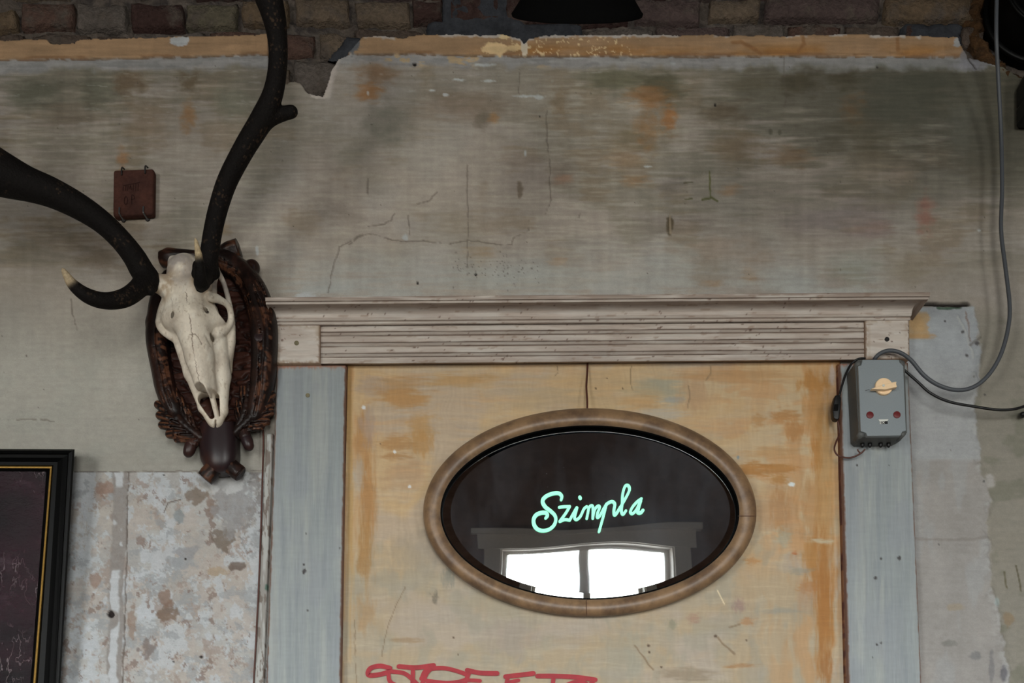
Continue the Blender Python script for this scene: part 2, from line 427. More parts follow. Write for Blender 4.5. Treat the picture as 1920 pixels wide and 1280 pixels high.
M_gilt = vmat('gilt', 0.4, 0.5, 0.2, 200, None, 0.1, color=(176, 138, 70), metal=0.5)
M_foam = vmat('brown_foam', 0.9, 0.1, 0.25, 120, None, 1.0, 120, 0.006, color=(78, 56, 36), var=((44, 33, 24), 45, 0.42, 0.62))
M_stamp = vmat('stamped_brick', 0.9, 0.12, 0.2, 160, None, 0.5, 220, 0.001, color=(78, 49, 41), var=((62, 40, 35), 25, 0.4, 0.65))
M_stampdark = vmat('stamped_mark', 0.95, 0.1, 0.1, 160, None, 0.2, color=(44, 28, 25))
M_graffiti = vmat('red_marker', 0.5, 0.2, 0.2, 60, None, 0.05, color=(158, 44, 52))
M_darkroom = vmat('dark_room_plaster', 0.9, 0.1, 0.2, 6, None, 0.2, 20, 0.01, color=(128, 104, 92))
M_ceiling = vmat('sooty_ceiling', 0.9, 0.1, 0.2, 4, None, 0.2, 20, 0.01, color=(50, 58, 74))
M_floor = vmat('dark_floorboards', 0.6, 0.3, 0.2, 8, (8, 1, 1), 0.2, 20, 0.003, color=(70, 56, 46))
M_winframe = vmat('window_frame_paint', 0.5, 0.3, 0.05, 60, None, 0.1, color=(214, 208, 200))
def glass_pane():
    m, nt, b = mat_new('window_pane')
    tr = nt.nodes.new('ShaderNodeBsdfTransparent'); gl = nt.nodes.new('ShaderNodeBsdfGlossy'); gl.inputs['Roughness'].default_value = 0.02
    mx = nt.nodes.new('ShaderNodeMixShader'); fr = nt.nodes.new('ShaderNodeFresnel'); fr.inputs[0].default_value = 1.45
    tr.inputs[0].default_value = (0.93, 0.95, 0.94, 1)
    nt.links.new(fr.outputs[0], mx.inputs[0]); nt.links.new(tr.outputs[0], mx.inputs[1]); nt.links.new(gl.outputs[0], mx.inputs[2])
    nt.links.new(mx.outputs[0], nt.nodes['Material Output'].inputs[0]); return m
M_pane = glass_pane()
def mirror_mat():
    m, nt, b = mat_new('dusty_mirror')
    gl = nt.nodes.new('ShaderNodeBsdfGlossy'); gl.inputs['Roughness'].default_value = 0.015; gl.inputs['Color'].default_value = (0.80, 0.82, 0.84, 1)
    df = nt.nodes.new('ShaderNodeBsdfDiffuse'); df.inputs['Color'].default_value = (0.55, 0.62, 0.72, 1)
    mx = nt.nodes.new('ShaderNodeMixShader')
    n1 = noise_node(nt, 420, 2, 0.5); r1 = nt.nodes.new('ShaderNodeMapRange'); r1.inputs[1].default_value = 0.77; r1.inputs[2].default_value = 0.80; r1.inputs[4].default_value = 0.5
    n2 = noise_node(nt, 9, 5, 0.6, (1, 1, 0.35)); r2 = nt.nodes.new('ShaderNodeMapRange'); r2.inputs[1].default_value = 0.4; r2.inputs[2].default_value = 0.75; r2.inputs[3].default_value = 0.012; r2.inputs[4].default_value = 0.07
    nt.links.new(n1.outputs[0], r1.inputs[0]); nt.links.new(n2.outputs[0], r2.inputs[0])
    ad = nt.nodes.new('ShaderNodeMath'); ad.operation = 'ADD'; nt.links.new(r1.outputs[0], ad.inputs[0]); nt.links.new(r2.outputs[0], ad.inputs[1])
    nt.links.new(ad.outputs[0], mx.inputs[0]); nt.links.new(gl.outputs[0], mx.inputs[1]); nt.links.new(df.outputs[0], mx.inputs[2])
    n3 = noise_node(nt, 5, 1, 0.4, (0.6, 1, 1.6)); bp = nt.nodes.new('ShaderNodeBump'); bp.inputs['Strength'].default_value = 0.25; bp.inputs['Distance'].default_value = 0.004
    nt.links.new(n3.outputs[0], bp.inputs['Height']); nt.links.new(bp.outputs[0], gl.inputs['Normal'])
    nt.links.new(mx.outputs[0], nt.nodes['Material Output'].inputs[0]); return m
M_mirror = mirror_mat()
def bevel_mat():
    m, nt, b = mat_new('clean_mirror_bevel'); gl = nt.nodes.new('ShaderNodeBsdfGlossy'); gl.inputs['Roughness'].default_value = 0.01; gl.inputs['Color'].default_value = (0.74, 0.78, 0.80, 1)
    nt.links.new(gl.outputs[0], nt.nodes['Material Output'].inputs[0]); return m
M_bevel = bevel_mat()
def neon_mat():
    m, nt, b = mat_new('lit_green_letters')
    b.inputs['Base Color'].default_value = (0.03, 0.08, 0.06, 1)
    b.inputs['Emission Color'].default_value = (0.31, 1.0, 0.60, 1); b.inputs['Emission Strength'].default_value = 1.25
    return m
M_neon = neon_mat()
def canvas_mat():
    m, nt, b = mat_new('dark_varnished_canvas')
    n = noise_node(nt, 7, 6, 0.65, (1, 1, 2.2)); rp = nt.nodes.new('ShaderNodeValToRGB'); e = rp.color_ramp.elements
    e[0].position = 0.38; e[0].color = (0.004, 0.002, 0.004, 1); e[1].position = 0.62; e[1].color = (0.024, 0.007, 0.013, 1)
    x = e.new(0.76); x.color = (0.06, 0.04, 0.05, 1)
    nt.links.new(n.outputs[0], rp.inputs[0])
    n2 = noise_node(nt, 26, 3, 0.6, (1.6, 1, 0.7)); n3 = noise_node(nt, 9, 3, 0.5)          # thin dry-brush scratches
    sb = nt.nodes.new('ShaderNodeMath'); sb.operation = 'SUBTRACT'; sb.inputs[1].default_value = 0.5; ab = nt.nodes.new('ShaderNodeMath'); ab.operation = 'ABSOLUTE'
    m1 = nt.nodes.new('ShaderNodeMapRange'); m1.inputs[1].default_value = 0.004; m1.inputs[2].default_value = 0.014; m1.inputs[3].default_value = 1.0; m1.inputs[4].default_value = 0.0
    m2 = nt.nodes.new('ShaderNodeMapRange'); m2.inputs[1].default_value = 0.48; m2.inputs[2].default_value = 0.62
    mu = nt.nodes.new('ShaderNodeMath'); mu.operation = 'MULTIPLY'; mx = nt.nodes.new('ShaderNodeMix'); mx.data_type = 'RGBA'; mx.inputs[7].default_value = (0.17, 0.13, 0.14, 1)
    nt.links.new(n2.outputs[0], sb.inputs[0]); nt.links.new(sb.outputs[0], ab.inputs[0]); nt.links.new(ab.outputs[0], m1.inputs[0]); nt.links.new(n3.outputs[0], m2.inputs[0])
    nt.links.new(m1.outputs[0], mu.inputs[0]); nt.links.new(m2.outputs[0], mu.inputs[1]); nt.links.new(mu.outputs[0], mx.inputs[0]); nt.links.new(rp.outputs[0], mx.inputs[6]); nt.links.new(mx.outputs[2], b.inputs['Base Color'])
    b.inputs['Roughness'].default_value = 0.20; b.inputs['Specular IOR Level'].default_value = 0.55
    bn = noise_node(nt, 55, 6, 0.75, (0.8, 1, 1.4)); bp = nt.nodes.new('ShaderNodeBump'); bp.inputs['Strength'].default_value = 0.8; bp.inputs['Distance'].default_value = 0.008
    nt.links.new(bn.outputs[0], bp.inputs['Height']); nt.links.new(bp.outputs[0], b.inputs['Normal']); return m
M_canvas = canvas_mat()

# ================================================================ SETTING: the photographed wall
Y_TOP = np.array([(-3000, 74), (90, 76), (97, 83), (140, 81), (147, 74), (320, 70), (500, 66), (503, 66), (504, 150), (537, 157), (552, 150), (566, 159),
    (577, 172), (604, 181), (611, 165), (620, 132), (634, 108), (652, 100), (668, 82), (680, 70), (700, 68), (760, 72), (792, 66), (930, 66), (952, 67), (975, 72),
    (983, 84), (990, 73), (1040, 66), (1280, 66), (1450, 68), (1600, 64), (1632, 66), (1740, 70), (1795, 70), (1801, 88), (1815, 108), (1850, 116), (1880, 125),
    (1905, 140), (1930, 152), (2010, 120), (2040, 74), (6000, 74)], float)
BAND_B = np.array([(-3000, 118), (0, 113.5), (300, 108), (500, 103), (640, 101.5), (800, 102), (960, 105.5), (1300, 106), (1500, 106), (1812, 108), (1816, 60), (6000, 60)], float)
def wall_paint(X, Y):
    p = Paint(X, Y, rgb(152, 143, 133))
    x, y = p.x, p.y
    st = fbm(x / 75, y / 6, 11, 4, 0.55)            # horizontal brush streaks
    st2 = fbm(x / 40, y / 3.5, 12, 3, 0.5)
    big = fbm(x / 210, y / 130, 13, 4, 0.55); mid = fbm(x / 60, y / 42, 14, 4, 0.6); ver = fbm(x / 14, y / 160, 15, 3, 0.6)
    fine = fbm(x / 9, y / 7, 16, 4, 0.65)
    upper = ss(575, 440, y) * (1 - 0.55 * ss(330, 60, np.abs(x - 760)))
    p.mix(0.7 * ss(0.45, 0.66, big), rgb(146, 140, 132))
    p.mix(0.4 * ss(0.48, 0.7, mid), rgb(158, 148, 139))
    p.mix(0.5 * ss(0.5, 0.75, fbm(x / 90, y / 60, 21)) , rgb(155, 149, 143))
    # the left wall below the antlers is paler and greyer
    lowl = ss(480, 700, y) * ss(560, 430, x)
    p.mix(0.75 * lowl, rgb(152, 150, 142)); p.mix(0.3 * lowl * ss(0.5, 0.7, mid), rgb(143, 144, 136))
    # soot and damp stains of the upper wall, dragged sideways, plus painted-in corner falloff
    pat = ss(0.46, 0.64, 0.72 * fbm(x / 120, y / 85, 22, 4, 0.5) + 0.28 * st + 0.10 * ss(400, 150, y))
    p.mix(0.5 * pat * upper, rgb(114, 109, 95))
    p.mix(0.45 * ss(0.52, 0.66, 0.7 * fbm(x / 80, y / 60, 23) + 0.3 * st) * upper, rgb(124, 108, 88))
    p.mix(0.3 * ss(0.56, 0.7, st2) * upper, rgb(160, 155, 144))
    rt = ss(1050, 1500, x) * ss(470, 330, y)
    p.mix(0.55 * rt * ss(0.3, 0.6, .5 * st + .5 * big), rgb(100, 97, 86)); rtt = ss(1330, 1680, x) * ss(430, 240, y); p.mix(0.8 * rtt * ss(.2, .5, .6 * big + .4 * st), rgb(72, 70, 61)); p.mix(.45 * ss(1080, 1300, x) * ss(300, 160, y) * ss(.4, .6, .6 * big + .4 * st), rgb(84, 81, 68))  # stains deepened to paint in the light falloff toward the top right
    p.mix(0.5 * ss(330, 120, y) * ss(0.3, 0.62, .5 * st + .5 * fbm(x / 100, y / 60, 26)) * ss(620, 480, x), rgb(96, 90, 78)); p.mix(0.28 * ss(300, 110, y) * ss(0.35, 0.65, st) , rgb(108, 102, 91))  # stains mixed with painted-in falloff at the top left and along the top
    for (cx, cy, rx, ry, c, a) in [
        (70, 170, 80, 50, (84, 84, 72), .85), (185, 170, 55, 50, (84, 84, 72), .75), (240, 150, 45, 55, (98, 82, 64), .85), (355, 150, 32, 40, (96, 82, 62), .8),
        (352, 215, 18, 42, (140, 104, 70), .8), (230, 298, 16, 28, (150, 108, 74), .7), (120, 215, 120, 30, (100, 88, 74), .6), (280, 230, 60, 60, (112, 94, 76), .5),
        (60, 480, 90, 40, (112, 104, 90), .6), (185, 480, 65, 35, (108, 94, 78), .65), (430, 190, 60, 50, (112, 112, 98), .6), (410, 430, 30, 22, (148, 120, 88), .5),
        (705, 130, 55, 45, (122, 92, 66), .75), (690, 172, 40, 26, (146, 100, 60), .8), (600, 310, 60, 90, (126, 116, 108), .4), (720, 230, 60, 60, (98, 98, 88), .5),
        (800, 130, 22, 40, (116, 102, 82), .5), (880, 200, 120, 40, (106, 88, 72), .5), (905, 225, 26, 26, (96, 88, 76), .6), (925, 222, 14, 14, (150, 112, 74), .7),
        (660, 290, 50, 40, (112, 108, 96), .5), (640, 400, 60, 30, (116, 106, 98), .45), (1050, 190, 26, 40, (110, 92, 70), .55),
        (1150, 150, 90, 45, (86, 84, 66), .8), (1240, 160, 70, 50, (78, 76, 60), .85), (1225, 180, 70, 30, (142, 98, 60), .65), (1255, 220, 22, 40, (150, 100, 58), .8),
        (1190, 260, 90, 40, (104, 90, 66), .6), (1350, 210, 70, 40, (92, 80, 64), .7), (1400, 160, 60, 25, (94, 88, 72), .6), (1500, 150, 50, 45, (76, 70, 56), .9), (1590, 140, 48, 40, (72, 66, 52), .9),
        (1600, 205, 40, 36, (116, 86, 58), .7), (1690, 200, 130, 90, (80, 80, 70), .75), (1620, 260, 80, 70, (86, 80, 66), .6), (1740, 160, 60, 70, (74, 74, 64), .7), (1800, 230, 50, 120, (90, 90, 82), .6),
        (1380, 270, 70, 40, (108, 92, 70), .6), (1480, 290, 60, 30, (120, 96, 72), .6), (1000, 315, 80, 60, (128, 118, 112), .5), (1050, 325, 45, 40, (118, 108, 98), .7), (1055, 335, 26, 14, (146, 112, 92), .6),
        (1170, 300, 50, 26, (132, 106, 78), .5), (1190, 340, 36, 16, (148, 112, 78), .6), (1215, 240, 30, 60, (140, 100, 62), .55),
        (1260, 350, 50, 26, (106, 100, 96), .55), (1370, 358, 30, 16, (144, 112, 84), .6), (1560, 410, 170, 50, (124, 114, 114), .6), (1735, 405, 26, 46, (138, 96, 84), .75), (1640, 430, 60, 22, (128, 104, 100), .5),
        (1620, 320, 100, 45, (130, 120, 106), .55), (1690, 330, 40, 30, (134, 120, 108), .5), (1260, 420, 120, 24, (116, 106, 100), .5),
        (1330, 470, 90, 36, (150, 134, 120), .7), (1420, 490, 60, 60, (148, 130, 114), .6), (1045, 490, 24, 20, (152, 118, 86), .6), (1405, 515, 20, 16, (152, 116, 82), .65), (1335, 530, 30, 10, (150, 116, 84), .6), (900, 475, 40, 24, (142, 116, 84), .45),
        (1240, 500, 100, 55, (154, 156, 152), .6), (1480, 530, 90, 40, (152, 156, 153), .6), (1000, 520, 240, 34, (150, 152, 146), .55), (620, 540, 110, 22, (154, 158, 158), .6), (1600, 500, 80, 45, (128, 132, 120), .6), (1700, 500, 60, 40, (132, 124, 108), .6)]:
        p.blob(cx, cy, rx, ry, rgb(*c), a * .9, 0.9, 0.6, max(rx * 0.5, 14), max(ry * 0.22, 5), int(cx + cy))
    p.c *= (1 + .10 * ss(1400, 1150, x) * ss(880, 700, y) * ss(560, 700, y + .5 * x))[..., None]
    p.mix(.65 * ss(430, 545, y + 60 * (big - .5)) * ss(600, 560, y) * ss(.32, .58, .5 * st + .5 * mid) * ss(480, 560, x) * ss(1720, 1600, x), rgb(168, 170, 167))
    # pale scuffs and drips
    p.mix(0.35 * ss(0.70, 0.80, fbm(x / 40, y / 5, 41, 4, 0.65)) * ss(560, 100, y) * ss(1350, 1150, x), rgb(168, 168, 163))
    for (cx, cy, rx, ry) in [(985, 180, 26, 3), (1012, 182, 14, 6), (835, 178, 8, 4), (810, 170, 8, 3), (860, 150, 14, 3), (1262, 118, 6, 7), (1305, 110, 5, 4), (985, 287, 3, 7), (760, 445, 8, 7), (1080, 108, 34, 3), (905, 122, 30, 4), (1215, 312, 10, 3), (1836, 432, 5, 4), (482, 470, 4, 14), (690, 175, 3, 6), (915, 152, 16, 3), (572, 554, 30, 8)]:
        p.blob(cx, cy, rx, ry, rgb(186, 190, 192), .85, 0.6, 0.5, 6, 4, int(cx * 3 + cy))
    p.blob(1256, 421, 9, 22, rgb(84, 74, 58), .9, 0.4, 0.35, 8, 8, 77); p.line([(1256, 404), (1257, 438)], 2.2, rgb(150, 136, 116), .9)
    p.line([(1331, 322), (1332, 372)], 2.4, rgb(92, 92, 60), .9, jit=2); p.line([(1318, 374), (1334, 371), (1345, 377)], 3, rgb(84, 86, 56), .9, jit=3)
    p.line([(1283, 343), (1298, 342)], 2, rgb(90, 84, 66), .9, jit=2); p.line([(1285, 374), (1297, 372)], 2, rgb(90, 88, 62), .9, jit=2)
    for cx in (1445, 1462): p.blob(cx, 247, 5, 8, rgb(84, 82, 70), .8, 0.6, 0.3, 6, 6, cx)
    p.blob(975, 355, 7, 18, rgb(110, 98, 84), .75, 0.5, 0.5, 8, 10, 88)
    # pale limewash under the painted band
    bb = np.interp(x, BAND_B[:, 0], BAND_B[:, 1])
    ed = bb + 20 + 16 * (fbm(x / 30, y / 30, 42) - 0.5) * 2
    und = ss(ed + 10, ed - 8, y)
    p.mix(0.75 * und, rgb(148, 148, 150)); p.mix(0.5 * und * ss(0.52, 0.62, fbm(x / 26, y / 8, 43)), rgb(120, 120, 120))
    p.mix(0.8 * und * ss(0.6, 0.66, fbm(x / 34, y / 14, 44)) * ss(680, 740, x) * ss(1050, 1000, x), rgb(178, 152, 116))
    # ---- painted ochre band on top of the plaster
    band = ss(bb + 0.8, bb - 0.8, y)
    bc = np.empty_like(p.c); bc[:] = rgb(150, 122, 94)
    bc *= (1 + 0.16 * (fbm(x / 70, y / 16, 45) - 0.5))[..., None]
    m = 0.75 * ss(0.35, 0.7, fbm(x / 90, y / 30, 46)) * ss(bb - 30, bb - 6, y) * ss(850, 960, x); bc += (rgb(150, 104, 56) - bc) * m[..., None]
    m = 0.7 * ss(bb - 7, bb - 2, y) * ss(0.4, 0.6, fbm(x / 40, y / 9, 47)); bc += (rgb(120, 88, 62) - bc) * m[..., None]
    m = 0.9 * ss(0.66, 0.70, fbm(x / 5, y / 5, 48)) * ss(900, 980, x) * ss(1240, 1150, x); bc += (rgb(206, 182, 142) - bc) * m[..., None]
    p.c += (bc - p.c) * band[..., None]; p.h += 0.003 * band
    for (cx, cy, rx, ry, c) in [(928, 92, 34, 13, (206, 178, 136)), (965, 92, 20, 6, (200, 172, 130)), (983, 90, 7, 16, (196, 184, 164)), (945, 70, 10, 5, (208, 184, 142)), (340, 79, 21, 10, (170, 172, 174)), (660, 88, 16, 16, (92, 94, 98)), (1795, 80, 10, 10, (150, 150, 150))]:
        p.blob(cx, cy, rx, ry, rgb(*c), 1, 0.18, 0.55, 12, 9, int(cx))
    for ln in ([(1372, 82), (1388, 80), (1410, 92), (1425, 102)], [(1505, 72), (1506, 84), (1498, 96)], [(1682, 74), (1683, 96)]): p.line(ln, 5, rgb(128, 92, 60), .7, jit=3)
    p.line([(x_, np.interp(x_, BAND_B[:, 0], BAND_B[:, 1]) + 1) for x_ in range(-60, 1812, 30)], 1.8, rgb(96, 78, 62), .8, jit=1.2, brk=0.42, dh=-0.002)
    yt = np.interp(x, Y_TOP[:, 0], Y_TOP[:, 1])
    p.mix(0.9 * ss(yt + 7, yt + 3, y + 8 * (fbm(x / 9, y / 9, 49) - 0.5)) * ss(0.44, 0.5, fbm(x / 45, y * 0, 50)) * ss(640, 700, x), rgb(176, 170, 166))
    p.mix(ss(16, 6, np.abs(x - 618 + (y - 140) * 0.25) + 8 * (fbm(x / 8, y / 8, 51) - .5)) * ss(100, 112, y) * ss(192, 176, y), rgb(176, 166, 160))
    p.blob(598, 176, 18, 9, rgb(182, 172, 164), 1, .2, .5, 8, 8, 52)
    # grey mortar smear beyond the band's right end
    p.blob(1820, 96, 22, 34, rgb(116, 114, 118), .9, .3, .5, 12, 12, 53); p.blob(1822, 122, 50, 14, rgb(132, 132, 138), .8, .5, .5, 14, 8, 54)
    p.line([(1800, 70), (1810, 95), (1814, 108), (1830, 130)], 2, rgb(60, 56, 54), .8, jit=2, dh=-.003)
    # ---- stripped patch at lower left: layers of old paint flaked off
    low = ss(883.5, 885.5, y + 1.5 * (fbm(x / 20, y / 20, 55) - .5)) * ss(505, 500, x)
    lc = np.empty_like(p.c); lc[:] = rgb(168, 166, 163)
    def lay(v, a, b, col, k=1.0):
        mm = k * ss(a, b, v); lc[:] = lc + (rgb(*col) - lc) * mm[..., None]; return mm
    n1 = fbm(x / 70, y / 80, 56, 6, 0.68, True); n2 = fbm(x / 50, y / 44, 57, 6, 0.70, True); n3 = fbm(x / 34, y / 40, 58, 6, 0.70, True); n4 = fbm(x / 18, y / 20, 59, 5, 0.65, True); n5 = fbm(x / 90, y / 60, 60, 6, 0.6, True)
    lay(n5, .44, .58, (166, 158, 150), .8)
    lay(n1, .51, .545, (156, 153, 150), .65)
    lay(n2, .545, .575, (170, 161, 154), .7)
    h1 = lay(n3, .552, .578, (177, 181, 185), .75)
    lay(fbm(x / 40, y / 52, 61, 6, .62, True), .592, .618, (178, 181, 185), .8)
    h2 = lay(fbm(x / 30, y / 38, 62, 6, .72, True), .62, .65, (146, 131, 122), .65)
    lay(fbm(x / 36, y / 30, 63, 6, .72, True), .60, .63, (146, 148, 149), .7)
    lay(fbm(x / 22, y / 26, 64, 6, .68, True) , .665, .695, (126, 110, 102), .75)
    lay(n4 * ss(330, 420, x) * ss(1090, 1000, y), .56, .60, (128, 124, 122), .75)
    p.c += (lc - p.c) * low[..., None]; p.h += low * (-0.0015 + 0.0007 * h1 - 0.0012 * h2)
    for (cx, cy, rx, ry, c) in [(315, 1150, 17, 22, (112, 92, 78)), (313, 1115, 12, 18, (126, 104, 92)), (415, 1008, 20, 20, (108, 96, 86)), (368, 930, 16, 17, (116, 102, 90)), (395, 945, 10, 18, (130, 112, 102)), (448, 1060, 16, 8, (100, 86, 78)), (410, 1070, 18, 8, (160, 142, 120)), (335, 967, 9, 12, (128, 134, 136)),
                                (350, 1035, 22, 14, (138, 138, 140)), (335, 1058, 20, 12, (144, 146, 148)), (195, 915, 16, 12, (140, 116, 104)), (180, 1085, 12, 14, (142, 120, 108)), (440, 940, 40, 60, (140, 138, 138)), (425, 905, 40, 20, (184, 184, 184)), (250, 1170, 10, 30, (140, 122, 110)), (275, 1215, 14, 16, (118, 108, 104))]:
        if True: p.blob(cx, cy, rx * 1.15, ry * 1.15, rgb(*c), .75, .25, .95, 16, 16, int(cx + 2 * cy), -0.0012)
    # filled vertical chase and white drips in it
    cx_ = 226 - (y - 884) * 0.035 + 9 * (fbm(x * 0 + 3, y / 40, 65) - .5)
    ch = ss(15, 12, np.abs(x - cx_) + 7 * (fbm(x / 10, y / 14, 66) - .5)) * low * ss(0.25, 0.3, fbm(x * 0, y / 120, 67) + .1)
    p.mix(.85 * ch, rgb(136, 130, 126)); p.h -= 0.002 * ch
    ch2 = ss(9, 6, np.abs(x - cx_ + 3) + 9 * (fbm(x / 12, y / 16, 68) - .5)) * low * ss(.42, .47, fbm(x / 60, y / 55, 69)); p.mix(.95 * ch2, rgb(182, 184, 187)); p.h += .001 * ch2
    p.line([(241, 885), (238, 960), (236, 1060), (234, 1150), (229, 1290)], 2.2, rgb(94, 84, 78), .75, jit=3, brk=.35, dh=-.002)
    p.line([(140, 884), (300, 883.5), (500, 883)], 1.5, rgb(96, 88, 82), .7, jit=1.5, brk=.38, dh=-.001)
    p.blob(206, 1150, 7, 8, rgb(40, 34, 32), 1, .3, .25, 6, 6, 70, -.006)
    for (cx, cy, r) in [(307, 890, 2.2), (377, 1231, 4), (347, 1047, 2.5), (325, 1240, 2.5)]: p.blob(cx, cy, r, r, rgb(46, 40, 38), 1, .5, .2, 4, 4, cx)
    p.line([(307, 960), (315, 942), (338, 936)], 1.5, rgb(90, 80, 72), .8)
    # ---- smooth filler right of the doorway, ragged lumpy edge, darker old wall beyond
    ex = np.interp(y, [560, 575, 620, 660, 700, 760, 850, 960, 1060, 1130, 1200, 1280, 1500], [1822, 1828, 1833, 1840, 1833, 1826, 1838, 1850, 1860, 1868, 1878, 1888, 1900])
    ex = ex + 12 * (fbm(x / 14, y / 18, 71, 5, .65, True) - .5) + 22 * (fbm(x * 0, y / 55, 70) - .5)
    pt = (.72 + .28 * ss(760, 640, y)) * ss(ex + 4, ex - 4, x) * ss(573, 577, y + 5 * (fbm(x / 12, y / 12, 72) - .5)) * ss(1690, 1700, x)
    up = ss(866, 858, y + 3 * (fbm(x / 30, y / 30, 73) - .5))
    pc = rgb(146, 143, 141) * (1 - up)[..., None] + rgb(158, 162, 166) * up[..., None]
    pc = pc * (1 + .12 * (fbm(x / 40, y / 110, 74) - .5) + .10 * (mid - .5))[..., None]
    bl = .5 * ss(.5, .65, fbm(x / 30, y / 90, 75)); pc = pc + (rgb(154, 158, 162) - pc) * bl[..., None]
    p.c += (pc - p.c) * pt[..., None]
    rim = np.exp(-((x - ex + 4) / 9) ** 2) * ss(590, 640, y) * ss(1690, 1700, x) * ss(.35, .55, fbm(x / 20, y / 26, 76))
    p.h += .004 * rim + .0015 * pt; p.mix(.5 * rim * ss(.45, .6, fine), rgb(164, 164, 162))
    rw = ss(ex - 2, ex + 3, x) * ss(560, 640, y) * ss(1700, 1800, x)
    p.mix(.55 * rw, rgb(122, 119, 108)); p.mix(.5 * rw * ss(.48, .66, mid), rgb(106, 106, 92))
    for (cx, cy, rx, ry, c, a) in [(1857, 902, 12, 16, (160, 156, 152), .9), (1890, 1160, 14, 16, (132, 110, 84), .6), (1868, 1130, 7, 12, (150, 160, 158), .8), (1780, 1205, 22, 8, (118, 116, 112), .7), (1830, 1230, 14, 10, (110, 110, 112), .6), (1880, 1260, 8, 20, (92, 90, 96), .7), (1858, 1250, 6, 40, (110, 108, 110), .6), (1790, 1138, 20, 8, (150, 134, 112), .5), (1720, 608, 18, 26, (166, 134, 92), .8)]:
        p.blob(cx, cy, rx, ry, rgb(*c), a, .5, .5, 10, 10, int(cx + cy))
    ob = ss(1742, 1736, x + 14 * (fbm(x / 10, y / 5, 78) - .5)) * ss(582, 590, y) * ss(637, 632, y) * ss(1690, 1700, x); p.mix(.8 * ob, rgb(176, 146, 106))
    p.mix(.7 * ss(1752, 1744, x + 26 * (fbm(x / 16, y / 4, 79) - .5)) * ss(624, 630, y) * ss(638, 634, y) * ss(1690, 1700, x), rgb(172, 138, 96))
    p.line([(1728, 569), (1770, 570), (1800, 571), (1815, 570)], 5, rgb(34, 30, 28), 1, jit=1.5, dh=-.010)
    p.line([(1758, 577), (1775, 578), (1800, 577)], 4, rgb(60, 82, 66), .8, jit=3, dh=-.003)
    p.line([(1796, 594), (1812, 632), (1824, 672)], 3, rgb(170, 172, 172), .8, jit=3, dh=.002); p.line([(1818, 648), (1838, 632)], 3, rgb(90, 84, 80), .5, jit=3, dh=-.002); p.line([(1808, 586), (1815, 610), (1820, 640)], 2, rgb(110, 84, 72), .5, jit=4)
    for (cx, cy, r) in [(1771, 603, 3), (1804, 623, 4), (1812, 667, 4), (1832, 644, 5), (1843, 903, 3), (1846, 740, 3), (1760, 1020, 2.5)]: p.blob(cx, cy, r, r, rgb(66, 64, 64), .8, .6, .4, 4, 4, cx)
    p.line([(1883, 1072), (1886, 1098), (1888, 1102)], 2.4, rgb(86, 80, 60), .7); p.line([(1905, 1060), (1912, 1092), (1914, 1108)], 2.4, rgb(80, 74, 56), .7)
    p.line([(1716, 1010), (1800, 1012), (1850, 1008)], 4, rgb(126, 120, 116), .6, jit=3)
    # ---- cracks
    for ln, wd in [([(614, 550), (625, 500), (637, 462), (655, 452), (678, 440), (700, 438), (735, 450), (800, 453), (850, 457), (880, 449), (930, 458), (960, 458), (962, 448), (990, 432), (992, 415)], 1.3),
               ([(655, 458), (668, 448), (684, 440)], 1.9), ([(740, 400), (735, 412), (718, 420), (690, 424)], 1.0), ([(820, 360), (805, 376), (784, 384)], 1.0), ([(1024, 200), (1026, 260), (1031, 320), (1033, 375), (1022, 400)], 1.3), ([(877, 310), (877, 420), (877, 500)], 1.1), ([(690, 335), (688, 368)], 1.1), ([(975, 130), (973, 175)], 1.1), ([(1470, 108), (1470, 150), (1476, 180), (1470, 200)], 1.1), ([(1090, 400), (1086, 408)], 1), ([(133, 560), (136, 590), (145, 620)], 1.2), ([(0, 787), (40, 786), (100, 789)], 1.2), ([(765, 405), (768, 440)], .9)]:
        p.line(ln, max(wd * 1.25, 2.0), rgb(92, 84, 76), .5, jit=3, brk=.36, dh=-.0010)
    rng = np.random.RandomState(5)
    for _ in range(90):
        cx, cy = rng.uniform(850, 1010), rng.normal(505, 15); r = rng.uniform(.9, 1.9); p.blob(cx, cy, r, r, rgb(84, 79, 72), .6, .6, .3, 3, 3, int(cx))
    for _ in range(120):
        cx, cy = rng.uniform(0, 1900), rng.uniform(115, 870); r = rng.uniform(.9, 1.9); p.blob(cx, cy, r, r, rgb(72, 66, 58), .7, .6, .3, 3, 3, int(cx))
    for (cx, cy, r) in [(777, 120, 4.5), (892, 514, 3), (783, 530, 3), (1341, 196, 3), (1645, 126, 2.5), (1012, 217, 2)]: p.blob(cx, cy, r, r, rgb(34, 30, 28), 1, .4, .2, 4, 4, cx, -.004)
    p.add(.10 * (fine - .5) + .09 * (ver - .5) * ss(880, 500, y) + .16 * (st2 - .5) * (.35 + .65 * upper) + .10 * (st - .5) * upper)
    p.h += .0016 * (mid - .5) + .0006 * (fine - .5) + .003 * (big - .5)
    return p
